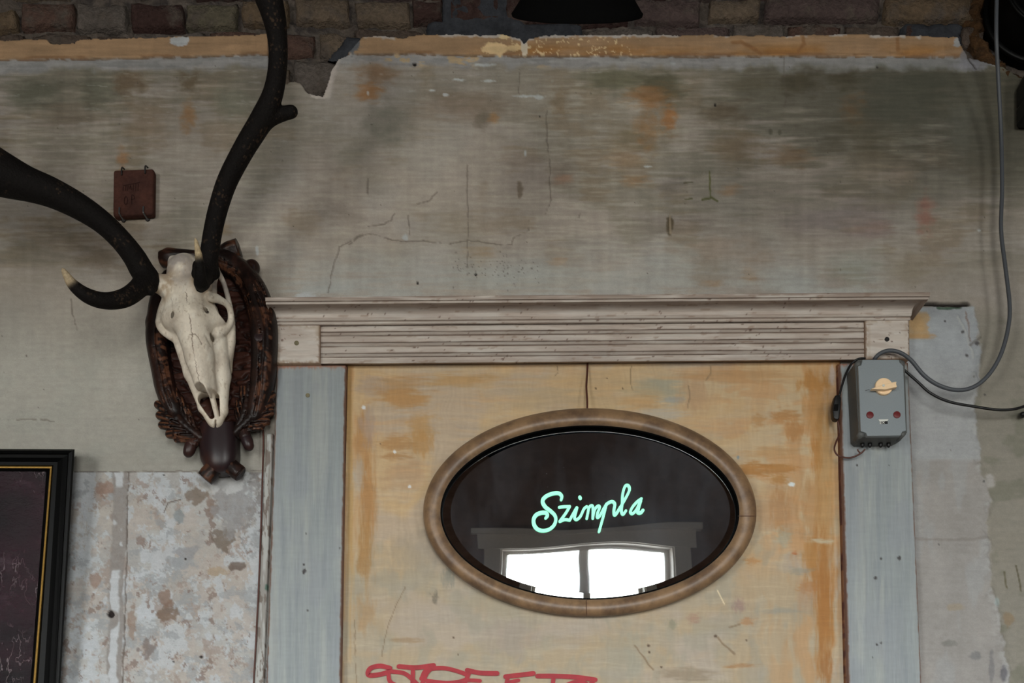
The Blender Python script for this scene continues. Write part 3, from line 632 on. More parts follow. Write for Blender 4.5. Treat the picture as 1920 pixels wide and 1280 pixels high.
def build_wall():
    gx = np.concatenate([np.linspace(-2600, -70, 190, endpoint=False), np.arange(-70, 1990, 2.0), np.linspace(1990, 4600, 190)])
    gy = np.concatenate([np.arange(58, 1300, 2.0), np.linspace(1300, 2900, 130)])
    X, Y = np.meshgrid(gx, gy)
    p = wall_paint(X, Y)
    yt = np.interp(X, Y_TOP[:, 0], Y_TOP[:, 1]); jag = 7 * (fbm(X / 12, Y / 12, 81, 4, .6) - .5)
    # distance to the ragged edge along steep parts too
    gr = np.abs(np.gradient(yt, axis=1) / np.gradient(X, axis=1))
    sd = (Y - yt + jag) / np.sqrt(1 + np.minimum(gr, 6) ** 2)
    edge = ss(-2.5, 1.0, sd)
    d = p.h * edge - .034 * (1 - edge)
    v = P(X, Y, 0) ; v[..., 1] = -d
    ins = sd > -4
    keep = ins[:-1, :-1] | ins[1:, :-1] | ins[:-1, 1:] | ins[1:, 1:]
    rawedge = ss(1.2, -0.5, sd) * .8
    p.mix(rawedge, rgb(140, 130, 122))
    vv, q, c = compact(v.reshape(-1, 3), grid_quads(*X.shape, keep=keep), p.c.reshape(-1, 3))
    return mesh_np('plaster_coat', vv, q, c)
zf = lambda py: float(P(0, py, 0)[2])
wall = box('wall_back', ROOM_L - .2, ROOM_R + .2, 0.032, 0.33, -0.1, CEIL + .1, M_mortar); tag(wall, 'bare brick wall with worn stained plaster below', kind='structure')
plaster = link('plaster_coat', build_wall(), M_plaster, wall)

# mortar bed with relief in the visible top strip
def build_mortar():
    gx = np.arange(-120, 2080, 6.0); gy = np.arange(-160, 200, 5.0); X, Y = np.meshgrid(gx, gy)
    h = .022 * (fbm(X / 26, Y / 22, 91, 5, .65) - .5) - .024
    v = P(X, Y, 0); v[..., 1] = -h
    p = Paint(X, Y, rgb(84, 76, 70)); p.mix(ss(.45, .6, fbm(X / 20, Y / 20, 92)), rgb(62, 57, 55)); p.mix(.6 * ss(.55, .62, fbm(X / 14, Y / 12, 93)), rgb(100, 92, 85))
    return mesh_np('mortar_bed', v, grid_quads(*X.shape), p.c)
link('mortar_bed', build_mortar(), M_brick, wall)
def brick(x0, y0, x1, y1, col, seed, face=-.008, chip=1.0):
    """one irregular brick: a rounded front grid with sides running back into the mortar"""
    nx, ny = 9, 5; x0 += 2.5; x1 -= 2.5; y0 += 1; y1 -= 3.5
    rng = np.random.RandomState(seed)
    u = np.array([0, .05, .15, .32, .5, .68, .85, .95, 1]); w_ = np.array([0, .14, .5, .86, 1])
    U, W = np.meshgrid(u, w_)
    X = x0 + (x1 - x0) * U; Y = y0 + (y1 - y0) * W
    eu = np.minimum(U, 1 - U) * (x1 - x0); ew = np.minimum(W, 1 - W) * (y1 - y0)
    e = np.minimum(eu, ew)
    X = X + chip * 9 * (fbm(X / 22, Y / 22, seed) - .5) * 2 * .6; Y = Y + chip * 8 * (fbm(X / 25, Y / 25, seed + 7) - .5) * 2 * .7
    d = face - .007 * (e < .5) + .016 * (fbm(X / 24, Y / 18, seed + 3) - .5)
    Fr = P(X, Y, 0); Fr[..., 1] = -d
    # border ring pushed back
    ring = [(0, j) for j in range(nx)] + [(i, nx - 1) for i in range(1, ny)] + [(ny - 1, j) for j in range(nx - 2, -1, -1)] + [(i, 0) for i in range(ny - 2, 0, -1)]
    v = Fr.reshape(-1, 3); ids = [i * nx + j for i, j in ring]
    back = v[ids].copy(); back[:, 1] = .045
    k = len(v); vv = np.vstack([v, back]); n = len(ids)
    q = list(grid_quads(ny, nx)); q += [(ids[i], k + i, k + (i + 1) % n, ids[(i + 1) % n])[::-1] for i in range(n)]
    c = np.array(col, float) / 255 * (1 + .25 * (fbm(vv[:, 0] * 40, vv[:, 2] * 40, seed) - .5))[:, None]
    me = mesh_np('brick', vv, np.array(q), c); 
    bm = bmesh.new(); bm.from_mesh(me); bmesh.ops.recalc_face_normals(bm, faces=bm.faces); bm.to_mesh(me); bm.free()
    return link('brick', me, M_brick, wall)
TAN, RED, DKR, GRY, OLV, ORG, PUR, BRN = (94, 82, 70), (80, 62, 55), (58, 43, 40), (90, 83, 78), (88, 82, 69), (90, 76, 61), (76, 64, 62), (78, 67, 60)
BR = [(-26, 16, 29, 52, ORG), (35, 2, 137, 50, RED), (140, 4, 236, 52, GRY), (241, 4, 343, 52, DKR), (346, 2, 444, 46, OLV), (450, -4, 540, 42, ORG), (550, -6, 656, 39, TAN), (664, -4, 768, 43, TAN), (771, -4, 830, 39, DKR),
      (1086, -6, 1182, 41, DKR), (1190, -6, 1316, 39, PUR), (1328, -6, 1430, 33, TAN), (1435, -8, 1653, 33, PUR), (1659, -8, 1830, 37, ORG), (838, -10, 940, 40, DKR), (945, -10, 1080, 40, DKR),
      (-40, 56, 44, 84, BRN), (52, 54, 166, 86, BRN), (174, 58, 236, 86, BRN), (243, 52, 382, 86, GRY), (388, 51, 515, 82, RED), (520, 54, 589, 99, RED), (593, 54, 668, 100, TAN), (660, 48, 802, 82, BRN), (808, 44, 930, 82, BRN), (936, 44, 1090, 82, BRN),
      (1096, 44, 1227, 82, GRY), (1232, 40, 1371, 80, PUR), (1376, 36, 1476, 80, GRY), (1481, 37, 1584, 80, RED), (1587, 37, 1692, 80, BRN), (1697, 38, 1802, 84, DKR), (1806, 40, 1850, 82, BRN),
      (520, 118, 544, 166, TAN), (548, 104, 640, 172, GRY), (548, 176, 640, 220, GRY)]
for k, (x0, y0, x1, y1, c) in enumerate(BR): brick(x0, y0, x1, y1, c, 200 + 13 * k, -.001 if y0 < 36 else -.010, 1.4 if k > 30 else 1.0)
rng = np.random.RandomState(3)
for r_ in range(3):                                     # courses above the frame, for views from a step aside
    yy = -58 - 54 * r_; xx = -110 + 40 * (r_ % 2)
    while xx < 2040:
        wd = rng.uniform(92, 122); brick(xx, yy, xx + wd, yy + 46, [TAN, RED, DKR, GRY, OLV, ORG, PUR, BRN][rng.randint(8)], 900 + int(xx) + r_ * 7, -.006); xx += wd + 8
def lumpy(name, outline_fn, gx, gy, base_d, amp, seed, mat, parent, fall=12.0):
    X, Y = np.meshgrid(gx, gy); sd = outline_fn(X, Y) + 10 * (fbm(X / 16, Y / 16, seed) - .5)
    d = base_d + amp * (fbm(X / 24, Y / 20, seed + 1, 5, .6) - .5) - .03 * ss(0, -fall * .3, sd) - .006 * ss(fall, 0, sd)
    v = P(X, Y, 0); v[..., 1] = -d
    ins = sd > -fall * .35; keep = ins[:-1, :-1] | ins[1:, 1:] | ins[1:, :-1] | ins[:-1, 1:]
    vv, q, _ = compact(v.reshape(-1, 3), grid_quads(*X.shape, keep=keep), None)
    return link(name, mesh_np(name, vv, q), mat, parent)
lumpy('cement_patch', lambda X, Y: np.minimum(np.minimum(X - np.where(Y < 40, 828, 800), np.where(Y < 42, 985, 1092) - X), 78 - Y), np.arange(790, 1110, 4.0), np.arange(-40, 84, 4.0), -.002, .008, 95, M_cement, wall)
lumpy('cement_patch', lambda X, Y: np.minimum(26 - np.abs(X - 1752) * .45, 20 - np.abs(Y - 58)), np.arange(1690, 1812, 4.0), np.arange(34, 82, 4.0), -.004, .006, 97, M_cement, wall)
lumpy('cement_patch', lambda X, Y: np.minimum(20 - np.abs(X - 652 + (Y - 84) * .8), 22 - np.abs(Y - 84)), np.arange(612, 700, 4.0), np.arange(56, 112, 4.0), -.003, .004, 99, M_cement, wall)

# room shell behind the camera (seen in the mirror, lets the daylight in)
fl = box('floor', ROOM_L - .2, ROOM_R + .2, ROOM_Y - .3, 0.35, -.12, 0, M_floor); tag(fl, kind='structure')
ce = box('ceiling', ROOM_L - .2, ROOM_R + .2, ROOM_Y - .3, 0.35, CEIL, CEIL + .15, M_ceiling); tag(ce, kind='structure')
for k, yy in enumerate((-1.6, -3.1)): box('ceiling_beam', ROOM_L, ROOM_R, yy - .11, yy + .11, CEIL - .28, CEIL + .01, M_floor, ce, .01)
wl = box('wall_left', ROOM_L - .2, ROOM_L, ROOM_Y, 0.032, 0, CEIL, M_darkroom); tag(wl, kind='structure')
wr = box('wall_right', ROOM_R, ROOM_R + .2, ROOM_Y, 0.032, 0, CEIL, M_darkroom); tag(wr, kind='structure')
bm = bmesh.new(); xs = sorted(WINDOWS); z0, z1 = xs[0][2], xs[0][3]
box_bm(ROOM_L - .2, ROOM_R + .2, ROOM_Y - .25, ROOM_Y, -.1, z0, bm); box_bm(ROOM_L - .2, ROOM_R + .2, ROOM_Y - .25, ROOM_Y, z1, CEIL + .1, bm)
edges = [ROOM_L - .2] + [e for q in xs for e in (q[0], q[1])] + [ROOM_R + .2]
for i in range(0, len(edges), 2): box_bm(edges[i], edges[i + 1], ROOM_Y - .25, ROOM_Y, z0, z1, bm)
wf = link('wall_front', bm_mesh('wall_front', bm), M_darkroom); tag(wf, kind='structure')
for k, (x0, x1, z0, z1) in enumerate(WINDOWS):
    wn = empty('window_%d' % (k + 1), ((x0 + x1) / 2, ROOM_Y, z0)); tag(wn, kind='structure')
    yy = ROOM_Y - .235
    bm = bmesh.new()
    box_bm(x0, x0 + .05, yy, yy + .06, z0, z1, bm); box_bm(x1 - .05, x1, yy, yy + .06, z0, z1, bm); box_bm(x0 + .05, x1 - .05, yy, yy + .06, z0, z0 + .06, bm); box_bm(x0 + .05, x1 - .05, yy, yy + .06, z1 - .05, z1, bm)
    link('window_frame', bm_mesh('window_frame', bm), M_winframe, wn)
    xm = (x0 + x1) / 2; box('mullion', xm - .04, xm + .04, yy + .001, yy + .062, z0 + .06, z1 - .05, M_winframe, wn, .008)
    for a, b_ in ((x0 + .05, xm - .04), (xm + .04, x1 - .05)): box('pane', a, b_, yy + .028, yy + .032, z0 + .06, z1 - .05, M_pane, wn)
    bm = bmesh.new(); ya, yb = yy + .062, ROOM_Y + .002   # plastered white reveals
    box_bm(x0 - .01, x1 + .01, ya, yb, z1 - .012, z1 + .01, bm); box_bm(x0 - .01, x0 + .012, ya, yb, z0, z1 - .012, bm); box_bm(x1 - .012, x1 + .01, ya, yb, z0, z1 - .012, bm)
    link('window_reveal', bm_mesh('window_reveal', bm), M_winframe, wn)
    bm = bmesh.new()                                    # inner casing
    box_bm(x0 - .12, x0, ROOM_Y, ROOM_Y + .03, z0, z1, bm); box_bm(x1, x1 + .12, ROOM_Y, ROOM_Y + .03, z0, z1, bm); box_bm(x0 - .16, x1 + .16, ROOM_Y, ROOM_Y + .05, z1, z1 + .14, bm); box_bm(x0 - .2, x1 + .2, ROOM_Y, ROOM_Y + .09, z1 + .14, z1 + .18, bm)
    link('window_casing', bm_mesh('window_casing', bm), M_winframe, wn)
    box('window_sill', x0 - .1, x1 + .1, ROOM_Y - .1, ROOM_Y + .14, z0 - .04, z0, M_winframe, wn, .01)

# ---------------------------------------------------------------- painted door
def quadmap(TL, TR, BR_, BL):
    def f(U, W):
        U = U[..., None]; W = W[..., None]
        a = np.array(TL) * (1 - U) + np.array(TR) * U; b = np.array(BL) * (1 - U) + np.array(BR_) * U
        return a * (1 - W) + b * W
    return f
def slab(name, TL, TR, BR_, BL, d0, d1, step, painter, mat, parent=None, rnd=2.0):
    """board with a finely painted front (corners in px on its own face, depth d1) and sides back to depth d0"""
    nx = int(max(TR[0] - TL[0], BR_[0] - BL[0]) / step) + 1; ny = int((BL[1] - TL[1]) / step) + 1
    U, W = np.meshgrid(np.linspace(0, 1, nx), np.linspace(0, 1, ny)); xy = quadmap(TL, TR, BR_, BL)(U, W); X, Y = xy[..., 0], xy[..., 1]
    p = painter(X, Y, U, W)
    e = np.minimum(np.minimum(U, 1 - U) * (nx - 1), np.minimum(W, 1 - W) * (ny - 1)) * step
    d = d1 + p.h - .002 * np.clip(1 - e / rnd, 0, 1) ** 2
    v = P(X, Y, d1); v[..., 1] = -d
    v = v.reshape(-1, 3); c = p.c.reshape(-1, 3)
    ids = list(range(nx)) + [i * nx + nx - 1 for i in range(1, ny)] + [(ny - 1) * nx + j for j in range(nx - 2, -1, -1)] + [i * nx for i in range(ny - 2, 0, -1)]
    bk = v[ids].copy(); bk[:, 1] = -d0; k = len(v); n = len(ids)
    q = np.vstack([grid_quads(ny, nx), [(ids[(i + 1) % n], k + (i + 1) % n, k + i, ids[i]) for i in range(n)]])
    return link(name, mesh_np(name, np.vstack([v, bk]), q, np.vstack([c, c[ids]])), mat, parent)
def door_paint(X, Y, U, W):
    p = Paint(X, Y, rgb(186, 163, 130)); x0_, y0_ = p.x, p.y
    wq = fbm(x0_ / 70, y0_ / 50, 109, 3, .5, True) - .5; x = x0_ + 24 * (fbm(x0_ / 60, y0_ / 60, 108, 3, .5, True) - .5); y = y0_ + 10 * wq
    st = fbm(x / 120, y / 6, 111, 4, .55); ver = fbm(x / 6, y / 120, 112, 4, .62); mid = fbm(x / 70, y / 50, 113, 4, .6); big = fbm(x / 190, y / 130, 114, 3)
    p.mix(.6 * ss(.42, .62, big), rgb(190, 158, 116)); p.mix(.55 * ss(.48, .66, mid), rgb(180, 162, 138))
    p.mix(.8 * ss(940, 1140, y), rgb(162, 146, 122)); p.mix(.45 * ss(1000, 1200, y) * ss(.45, .62, mid), rgb(158, 150, 134))
    p.mix(.5 * ss(.5, .68, fbm(x / 120, y / 90, 115)) * ss(660, 720, x), rgb(168, 156, 147))
    p.mix(.35 * ss(.5, .7, .5 * st + .5 * mid) * ss(1100, 820, y), rgb(184, 140, 92))
    p.mix(.16 * ss(.56, .72, fbm(x / 90, y / 4, 116, 4, .6)), rgb(204, 186, 156))
    oz = ss(.44, .62, fbm(x / 34, y / 120, 107, 4, .6)) * (ss(1360, 1530, x) + ss(720, 660, x) * ss(1180, 1000, y)); p.mix(.5 * oz, rgb(174, 126, 78)); p.mix(.5 * ss(.5, .64, fbm(x / 60, y / 26, 106, 4, .6)) * ss(1250, 1420, x) * ss(1120, 980, y), rgb(188, 142, 96)); p.mix(.5 * ss(.5, .66, fbm(x / 40, y / 60, 105, 4, .6)) * ss(900, 1100, y), rgb(150, 144, 128))
    for (cx, cy, rx, ry, c, a, f) in [
        (755, 745, 60, 24, (196, 146, 88), .8, 'h'), (860, 712, 80, 14, (200, 156, 98), .7, 'h'), (740, 720, 60, 18, (190, 146, 96), .6, 'h'), (680, 830, 16, 60, (190, 142, 88), .8, 'v'), (690, 725, 40, 20, (186, 166, 150), .6, 'h'), (790, 800, 30, 26, (196, 150, 90), .6, 'h'), (745, 830, 40, 16, (188, 140, 86), .75, 'h'), (790, 830, 22, 26, (194, 146, 86), .7, 'v'), (740, 855, 34, 8, (186, 140, 90), .75, 'h'),
        (690, 930, 16, 70, (190, 138, 82), .8, 'v'), (688, 1020, 16, 70, (184, 138, 82), .85, 'v'), (680, 1060, 14, 24, (178, 138, 88), .8, 'v'), (685, 1150, 20, 40, (188, 148, 102), .6, 'v'), (655, 900, 8, 300, (196, 156, 96), .7, 'v'), (690, 800, 20, 40, (178, 158, 150), .5, 'v'), (760, 890, 50, 30, (194, 156, 118), .5, 'h'), (670, 890, 14, 40, (190, 180, 168), .6, 'v'),
        (1230, 725, 60, 22, (172, 170, 150), .75, 'h'), (1262, 750, 28, 10, (168, 174, 172), .75, 'h'), (1210, 755, 40, 14, (202, 158, 104), .6, 'h'), (1300, 740, 30, 40, (198, 160, 122), .6, 'v'), (1380, 705, 120, 14, (196, 150, 100), .6, 'h'), (1230, 775, 60, 12, (192, 186, 178), .6, 'h'), (1100, 740, 120, 50, (206, 172, 124), .5, 'h'), (1000, 740, 60, 40, (196, 174, 142), .5, 'h'),
        (1525, 720, 30, 26, (190, 134, 70), .85, 'v'), (1530, 780, 26, 60, (194, 140, 80), .75, 'v'), (1562, 705, 9, 22, (206, 190, 180), .9, 'v'), (1470, 780, 30, 14, (190, 136, 80), .8, 'h'), (1490, 810, 18, 24, (188, 134, 78), .7, 'v'), (1420, 788, 16, 16, (190, 142, 88), .6, 'h'), (1533, 850, 12, 44, (188, 128, 62), .8, 'v'), (1410, 880, 40, 16, (188, 130, 66), .85, 'h'), (1460, 878, 40, 10, (188, 132, 70), .8, 'h'), (1460, 898, 18, 12, (188, 134, 72), .75, 'h'), (1450, 850, 60, 12, (200, 152, 98), .6, 'h'),
        (1460, 955, 20, 40, (186, 132, 78), .7, 'v'), (1520, 950, 26, 60, (186, 136, 84), .6, 'v'), (1550, 900, 20, 200, (192, 144, 84), .6, 'v'), (1440, 960, 60, 40, (188, 150, 112), .5, 'v'), (1540, 1060, 26, 80, (180, 124, 64), .9, 'v'), (1545, 1150, 20, 110, (176, 118, 56), .92, 'v'), (1520, 1040, 16, 30, (188, 138, 78), .7, 'v'), (1515, 1100, 22, 14, (184, 128, 74), .8, 'h'), (1510, 1120, 20, 34, (182, 150, 120), .6, 'v'), (1548, 1245, 16, 40, (166, 112, 58), .8, 'v'), (1540, 1015, 26, 5, (206, 190, 160), .9, 'h'), (1470, 1010, 16, 20, (178, 176, 156), .6, 'h'),
        (1490, 1036, 6, 4, (190, 110, 60), .8, 'h'), (1410, 1052, 16, 6, (190, 136, 80), .7, 'h'), (1385, 1135, 14, 14, (160, 128, 122), .6, 'v'), (1400, 1165, 16, 10, (186, 132, 86), .6, 'h'), (1300, 1160, 14, 10, (170, 126, 110), .5, 'h'), (1500, 1070, 24, 8, (150, 150, 140), .5, 'h'), (1460, 1145, 50, 6, (150, 152, 144), .5, 'h'), (1390, 1248, 40, 4, (172, 124, 78), .7, 'h'), (1260, 1170, 10, 10, (140, 140, 118), .6, 'v'), (815, 1120, 8, 12, (126, 116, 100), .8, 'v'), (840, 1085, 14, 22, (138, 138, 128), .6, 'v'), (790, 1040, 60, 50, (164, 152, 134), .5, 'v'), (1290, 1265, 50, 14, (150, 132, 108), .6, 'h'), (960, 1200, 60, 40, (178, 160, 150), .4, 'v'), (760, 1200, 30, 6, (166, 136, 100), .6, 'h'), (1190, 1230, 24, 50, (172, 168, 150), .5, 'v'), (1070, 1200, 50, 10, (170, 150, 124), .4, 'h')]:
        fx, fy = (max(rx * .6, 8), max(ry * .25, 3)) if f == 'h' else (max(rx * .28, 3), max(ry * .6, 8))
        p.blob(cx, cy, rx * 1.2, ry * 1.2, rgb(*c) * .88, a, .7, .65, fx, fy, int(cx * 2 + cy))
    for (cx, cy, rx, ry, c) in [(682, 764, 4, 5, (214, 214, 214)), (740, 847, 3, 4, (216, 216, 214)), (768, 912, 4, 4, (214, 212, 210)), (1484, 908, 8, 5, (204, 210, 210)), (1384, 857, 3, 4, (130, 140, 142))]: p.blob(cx, cy, rx, ry, rgb(*c), 1, .4, .4, 4, 4, cx)
    for (cx, cy, r) in [(1138, 709, 1.8), (1117, 728, 1.8), (1168, 728, 1.8), (850, 1195, 2.4), (859, 1227, 2.2), (1216, 1210, 4), (1217, 1222, 3), (1240, 1250, 3), (1342, 1192, 4), (1400, 1200, 3), (713, 832, 2)]: p.blob(cx, cy, r, r, rgb(84, 66, 50), .9, .5, .4, 4, 4, cx)
    for ln, wd in [([(1044, 686), (1046, 698), (1040, 705)], 1.2), ([(1184, 686), (1182, 710), (1186, 730)], 1.2), ([(1290, 722), (1294, 745), (1290, 765)], 1.6), ([(1332, 686), (1334, 700), (1325, 712)], 1.5), ([(1346, 1195), (1360, 1210), (1377, 1225)], 3), ([(1368, 1175), (1380, 1172), (1388, 1170)], 2.5), ([(760, 1100), (740, 1140), (722, 1190), (716, 1230)], 1.2), ([(664, 1163), (668, 1280)], 1.3), ([(1190, 1210), (1210, 1235), (1225, 1255)], 2.5)]:
        p.line(ln, wd, rgb(126, 106, 82), .75, jit=2, dh=-.001)
    p.line([(1345, 1106), (1358, 1132)], 1.6, rgb(224, 206, 170), .9); p.line([(1105, 868), (1020, 700)], 0.1, rgb(200, 180, 140), 0)
    eg = np.minimum(U * 935, (1 - U) * 935); p.mix(.85 * ss(7, 2, eg), rgb(112, 76, 52)); p.mix(.6 * ss(14, 6, eg) * ss(.4, .6, fbm(x / 5, y / 60, 119)), rgb(160, 116, 70))
    p.add(.08 * (st - .5) * ss(1150, 900, y) + .08 * (fbm(x / 40, y / 3, 117, 3) - .5) * ss(.35, .6, mid) + .06 * (ver - .5) * (.4 + .6 * ss(250, 380, np.abs(x - 1110))) + .06 * (fbm(x / 3, y / 40, 118, 3) - .5))
    p.h += .0006 * (st - .5)
    return p
door = slab('door_1', (646, 676), (1576, 674), (1602, 1700), (624, 1700), -.02, .006, 2.0, door_paint, M_paintwood); tag(door, 'ochre and beige brushed door panel behind the oval mirror', kind='structure')
# red marker lettering: only the tops of the letters stand in the frame
G3 = lambda x, y, off: P(x, y, .0085 + off)
ribbon_prism('marker_lettering', [
    ([(731, 1252), (712, 1248), (694, 1253), (691, 1265), (712, 1264), (732, 1258)], 9), ([(732, 1258), (758, 1262), (776, 1276), (790, 1290)], 8), ([(728, 1262), (732, 1278), (752, 1288)], 8),
    ([(748, 1249), (780, 1251), (813, 1247)], 9), ([(774, 1252), (774, 1270), (772, 1300)], 8), ([(812, 1250), (800, 1262), (790, 1285)], 8), ([(790, 1272), (800, 1256), (830, 1252), (858, 1258), (876, 1266), (870, 1275), (840, 1280), (800, 1276)], 8),
    ([(876, 1256), (900, 1261), (932, 1262)], 9), ([(880, 1260), (872, 1280), (864, 1310)], 8), ([(868, 1275), (885, 1275), (900, 1276)], 7), ([(948, 1268), (975, 1265), (1000, 1262)], 9), ([(952, 1270), (950, 1282), (948, 1310)], 8), ([(950, 1280), (962, 1277), (972, 1275)], 7),
    ([(1008, 1267), (1040, 1267), (1080, 1269), (1116, 1274)], 9), ([(1038, 1268), (1036, 1290), (1034, 1312)], 8), ([(1114, 1275), (1100, 1290)], 8), ([(1062, 1284), (1080, 1278), (1100, 1282), (1104, 1300), (1080, 1312)], 8)], G3, M_graffiti, door, .0006)['label'] = 'red marker lettering written low on the door'
# thin dark stop strips beside the door
def strip_paint(base):
    def f(X, Y, U, W):
        p = Paint(X, Y, rgb(*base)); p.add(.3 * (fbm(p.x / 4, p.y / 40, 130) - .5)); p.mix(.5 * ss(.5, .6, fbm(p.x / 5, p.y / 18, 131)), rgb(150, 108, 66)); return p
    return f
slab('door_stop', (643, 684), (651, 684), (630, 1650), (620, 1650), -.01, .016, 2.5, strip_paint((76, 50, 36)), M_jamb, door)
slab('door_stop', (1570, 682), (1577, 682), (1601, 1650), (1594, 1650), -.01, .016, 2.5, strip_paint((72, 40, 32)), M_jamb, door)

# ---------------------------------------------------------------- casing boards and lintel
def jamb_paint(seed, screws):
    def f(X, Y, U, W):
        p = Paint(X, Y, rgb(144, 149, 149)); x, y = p.x, p.y
        v = fbm(x / 9, y / 260, seed, 5, .62); v2 = fbm(x / 3, y / 150, seed + 1, 3, .6); mid = fbm(x / 40, y / 90, seed + 2)
        p.mix(.65 * ss(.42, .62, v), rgb(134, 140, 142)); p.mix(.55 * ss(.5, .66, fbm(x / 16, y / 200, seed + 3)), rgb(158, 160, 156)); p.mix(.4 * ss(.45, .65, mid), rgb(136, 140, 146))
        p.mix(.28 * ss(.60, .70, fbm(x / 5, y / 90, seed + 4)), rgb(122, 128, 134))
        e = np.minimum(np.minimum(U, 1 - U) * 130, W * 900)
        p.mix(.85 * ss(3.5, 0.5, e + 4 * (fbm(x / 7, y / 9, seed + 5) - .45)), rgb(110, 76, 62))
        p.mix(.8 * ss(10, 2, W * 1000 + 14 * (fbm(x / 3, y / 12, seed + 6) - .4)), rgb(150, 106, 88))
        for (cx, cy, r) in screws: p.blob(cx, cy, r, r, rgb(60, 56, 56), .9, .5, .4, 4, 4, int(cx))
        p.add(.10 * (v2 - .5) + .05 * (fbm(x / 20, y / 4, seed + 8) - .5)); p.h += .0006 * (v - .5)
        return p
    return f
jl = slab('trim_1', (519, 685), (648, 684), (632, 1660), (487, 1660), -.03, .028, 2.0, jamb_paint(140, [(574, 1000, 2), (570, 1058, 3), (571, 1070, 5), (569, 1074, 3), (577, 1144, 2), (637, 1027, 2), (510, 933, 2)]), M_jamb); tag(jl, kind='structure')
jr = slab('trim_2', (1575, 681), (1703, 679), (1744, 1660), (1602, 1660), -.03, .028, 2.0, jamb_paint(150, [(1607, 872, 2), (1667, 872, 2), (1642, 1083, 4), (1652, 1047, 3), (1686, 1046, 5), (1652, 1205, 3), (1644, 1208, 3), (1636, 1232, 2)]), M_jamb); tag(jr, kind='structure')
def screw(c, r, parent, mat=M_screw):
    s = disc('screw', c, r, .0012, mat, parent, 16)
    return s
screw(P(577, 741, .0285), .0042, jl); 
LS = lambda px: -.0078 * (px - 1100)                       # the lintel runs up to the right very slightly
def lintel_color(X, Y, seed, edge=None):
    p = Paint(X, Y, rgb(192, 182, 173)); x, y = p.x, p.y
    p.mix(.6 * ss(.45, .62, fbm(x / 90, y / 14, seed)), rgb(173, 159, 149)); p.mix(.5 * ss(.5, .66, fbm(x / 60, y / 6, seed + 1)), rgb(202, 197, 191)); p.mix(.35 * ss(.5, .66, fbm(x / 140, y / 30, seed + 2)), rgb(166, 156, 149))
    p.mix(.5 * ss(.70, .78, fbm(x / 22, y / 4, seed + 3)), rgb(134, 112, 96)); p.mix(.8 * ss(.80, .83, fbm(x / 8, y / 4, seed + 4, 3)), rgb(84, 60, 50))
    p.add(.12 * (fbm(x / 40, y / 2.5, seed + 5) - .5))
    return p
def profile_run(name, prof, x0, x1, mat, parent, seed, mitre0=0.0, step=2.5, dirt=None, ends=True):
    """moulding swept along x; prof rows: py (at x 1100), depth, dirt 0..1; the ends flare with the depth beyond mitre0 and return to the wall"""
    src = np.array(prof, float); prof = [src[0]]
    for a_, b_ in zip(src[:-1], src[1:]):
        k_ = max(1, int(abs(b_[0] - a_[0]) / 1.8)); prof += [a_ + (b_ - a_) * i_ / k_ for i_ in range(1, k_ + 1)]
    prof = np.array(prof); xs = np.arange(x0, x1 + .1, step); n = len(prof)
    X, K = np.meshgrid(xs, np.arange(n)); Y = prof[K, 0] + LS(X); D = prof[K, 1]
    Pw = P(X, Y, D)
    t = (X - x0) / (x1 - x0)
    fl = np.maximum(D - mitre0, 0) if mitre0 else 0 * D
    Pw[..., 0] += np.where(t < .5, -.28, .78) * fl * np.clip((np.abs(2 * t - 1) - .9) / .1, 0, 1) if mitre0 else 0
    p = lintel_color(X, Y, seed)
    dm = prof[K, 2]; p.mix(.75 * dm * ss(.25, .65, fbm(X / 60, Y / 4, seed + 9, 3) + .1), rgb(112, 92, 80))
    v = Pw.reshape(-1, 3); c = p.c.reshape(-1, 3); q = [grid_quads(n, len(xs))]
    if ends:
        for col, sgn in ((0, 1), (len(xs) - 1, -1)):
            a = np.arange(n) * len(xs) + col; bkv = v[a].copy(); bkv[:, 1] = 0.0; k = len(v); v = np.vstack([v, bkv]); c = np.vstack([c, c[a]])
            b = k + np.arange(n); qq = np.stack([a[:-1], a[1:], b[1:], b[:-1]], 1); q.append(qq if sgn > 0 else qq[:, ::-1])
    me = mesh_np(name, v, np.vstack(q), c, smooth=False)
    return link(name, me, mat, parent)
lintel = empty('trim_3', V(1110, 640, 0)); tag(lintel, kind='structure')
cov = [(592 - 24 * math.sin(a), .043 + .034 * (1 - math.cos(a)), .12) for a in np.linspace(0, math.pi / 2, 12)]
profile_run('cornice', [(607, 0.0, .3), (606, .036, .6), (603.5, .0395, .2), (600.5, .0405, .2), (598.5, .038, .7), (597.5, .0405, .2), (594.5, .0425, .2), (592.5, .0425, .5)] + cov +
            [(567, .079, .6), (566, .084, .4), (562.5, .0855, .2), (561, .084, .7), (560, .088, .5), (553.5, .089, .8), (552.5, .0885, .8), (556, .0, .5)], 512, 1706, M_paintwood, lintel, 160, .036)
reed = [(681.5, -.004, .8), (678.5, .027, .8), (677.5, .029, .4), (667, .029, .1)]
for yc in (662.8, 642.5, 622.5):
    reed += [(yc + 4.2, .0285, .85), (yc + 3.6, .0255, .9), (yc + 2.4, .0275, .3), (yc, .0295, .15), (yc - 2.4, .0275, .3), (yc - 3.6, .0255, .9), (yc - 4.2, .0285, .85)]
    reed += [(yc - 7, .029, .1), (yc - 14, .029, .1)]
reed = reed[:-1] + [(606.5, .029, .3), (604, .028, .9)]
profile_run('fluted_board', reed, 601, 1621, M_paintwood, lintel, 170, 0.0)
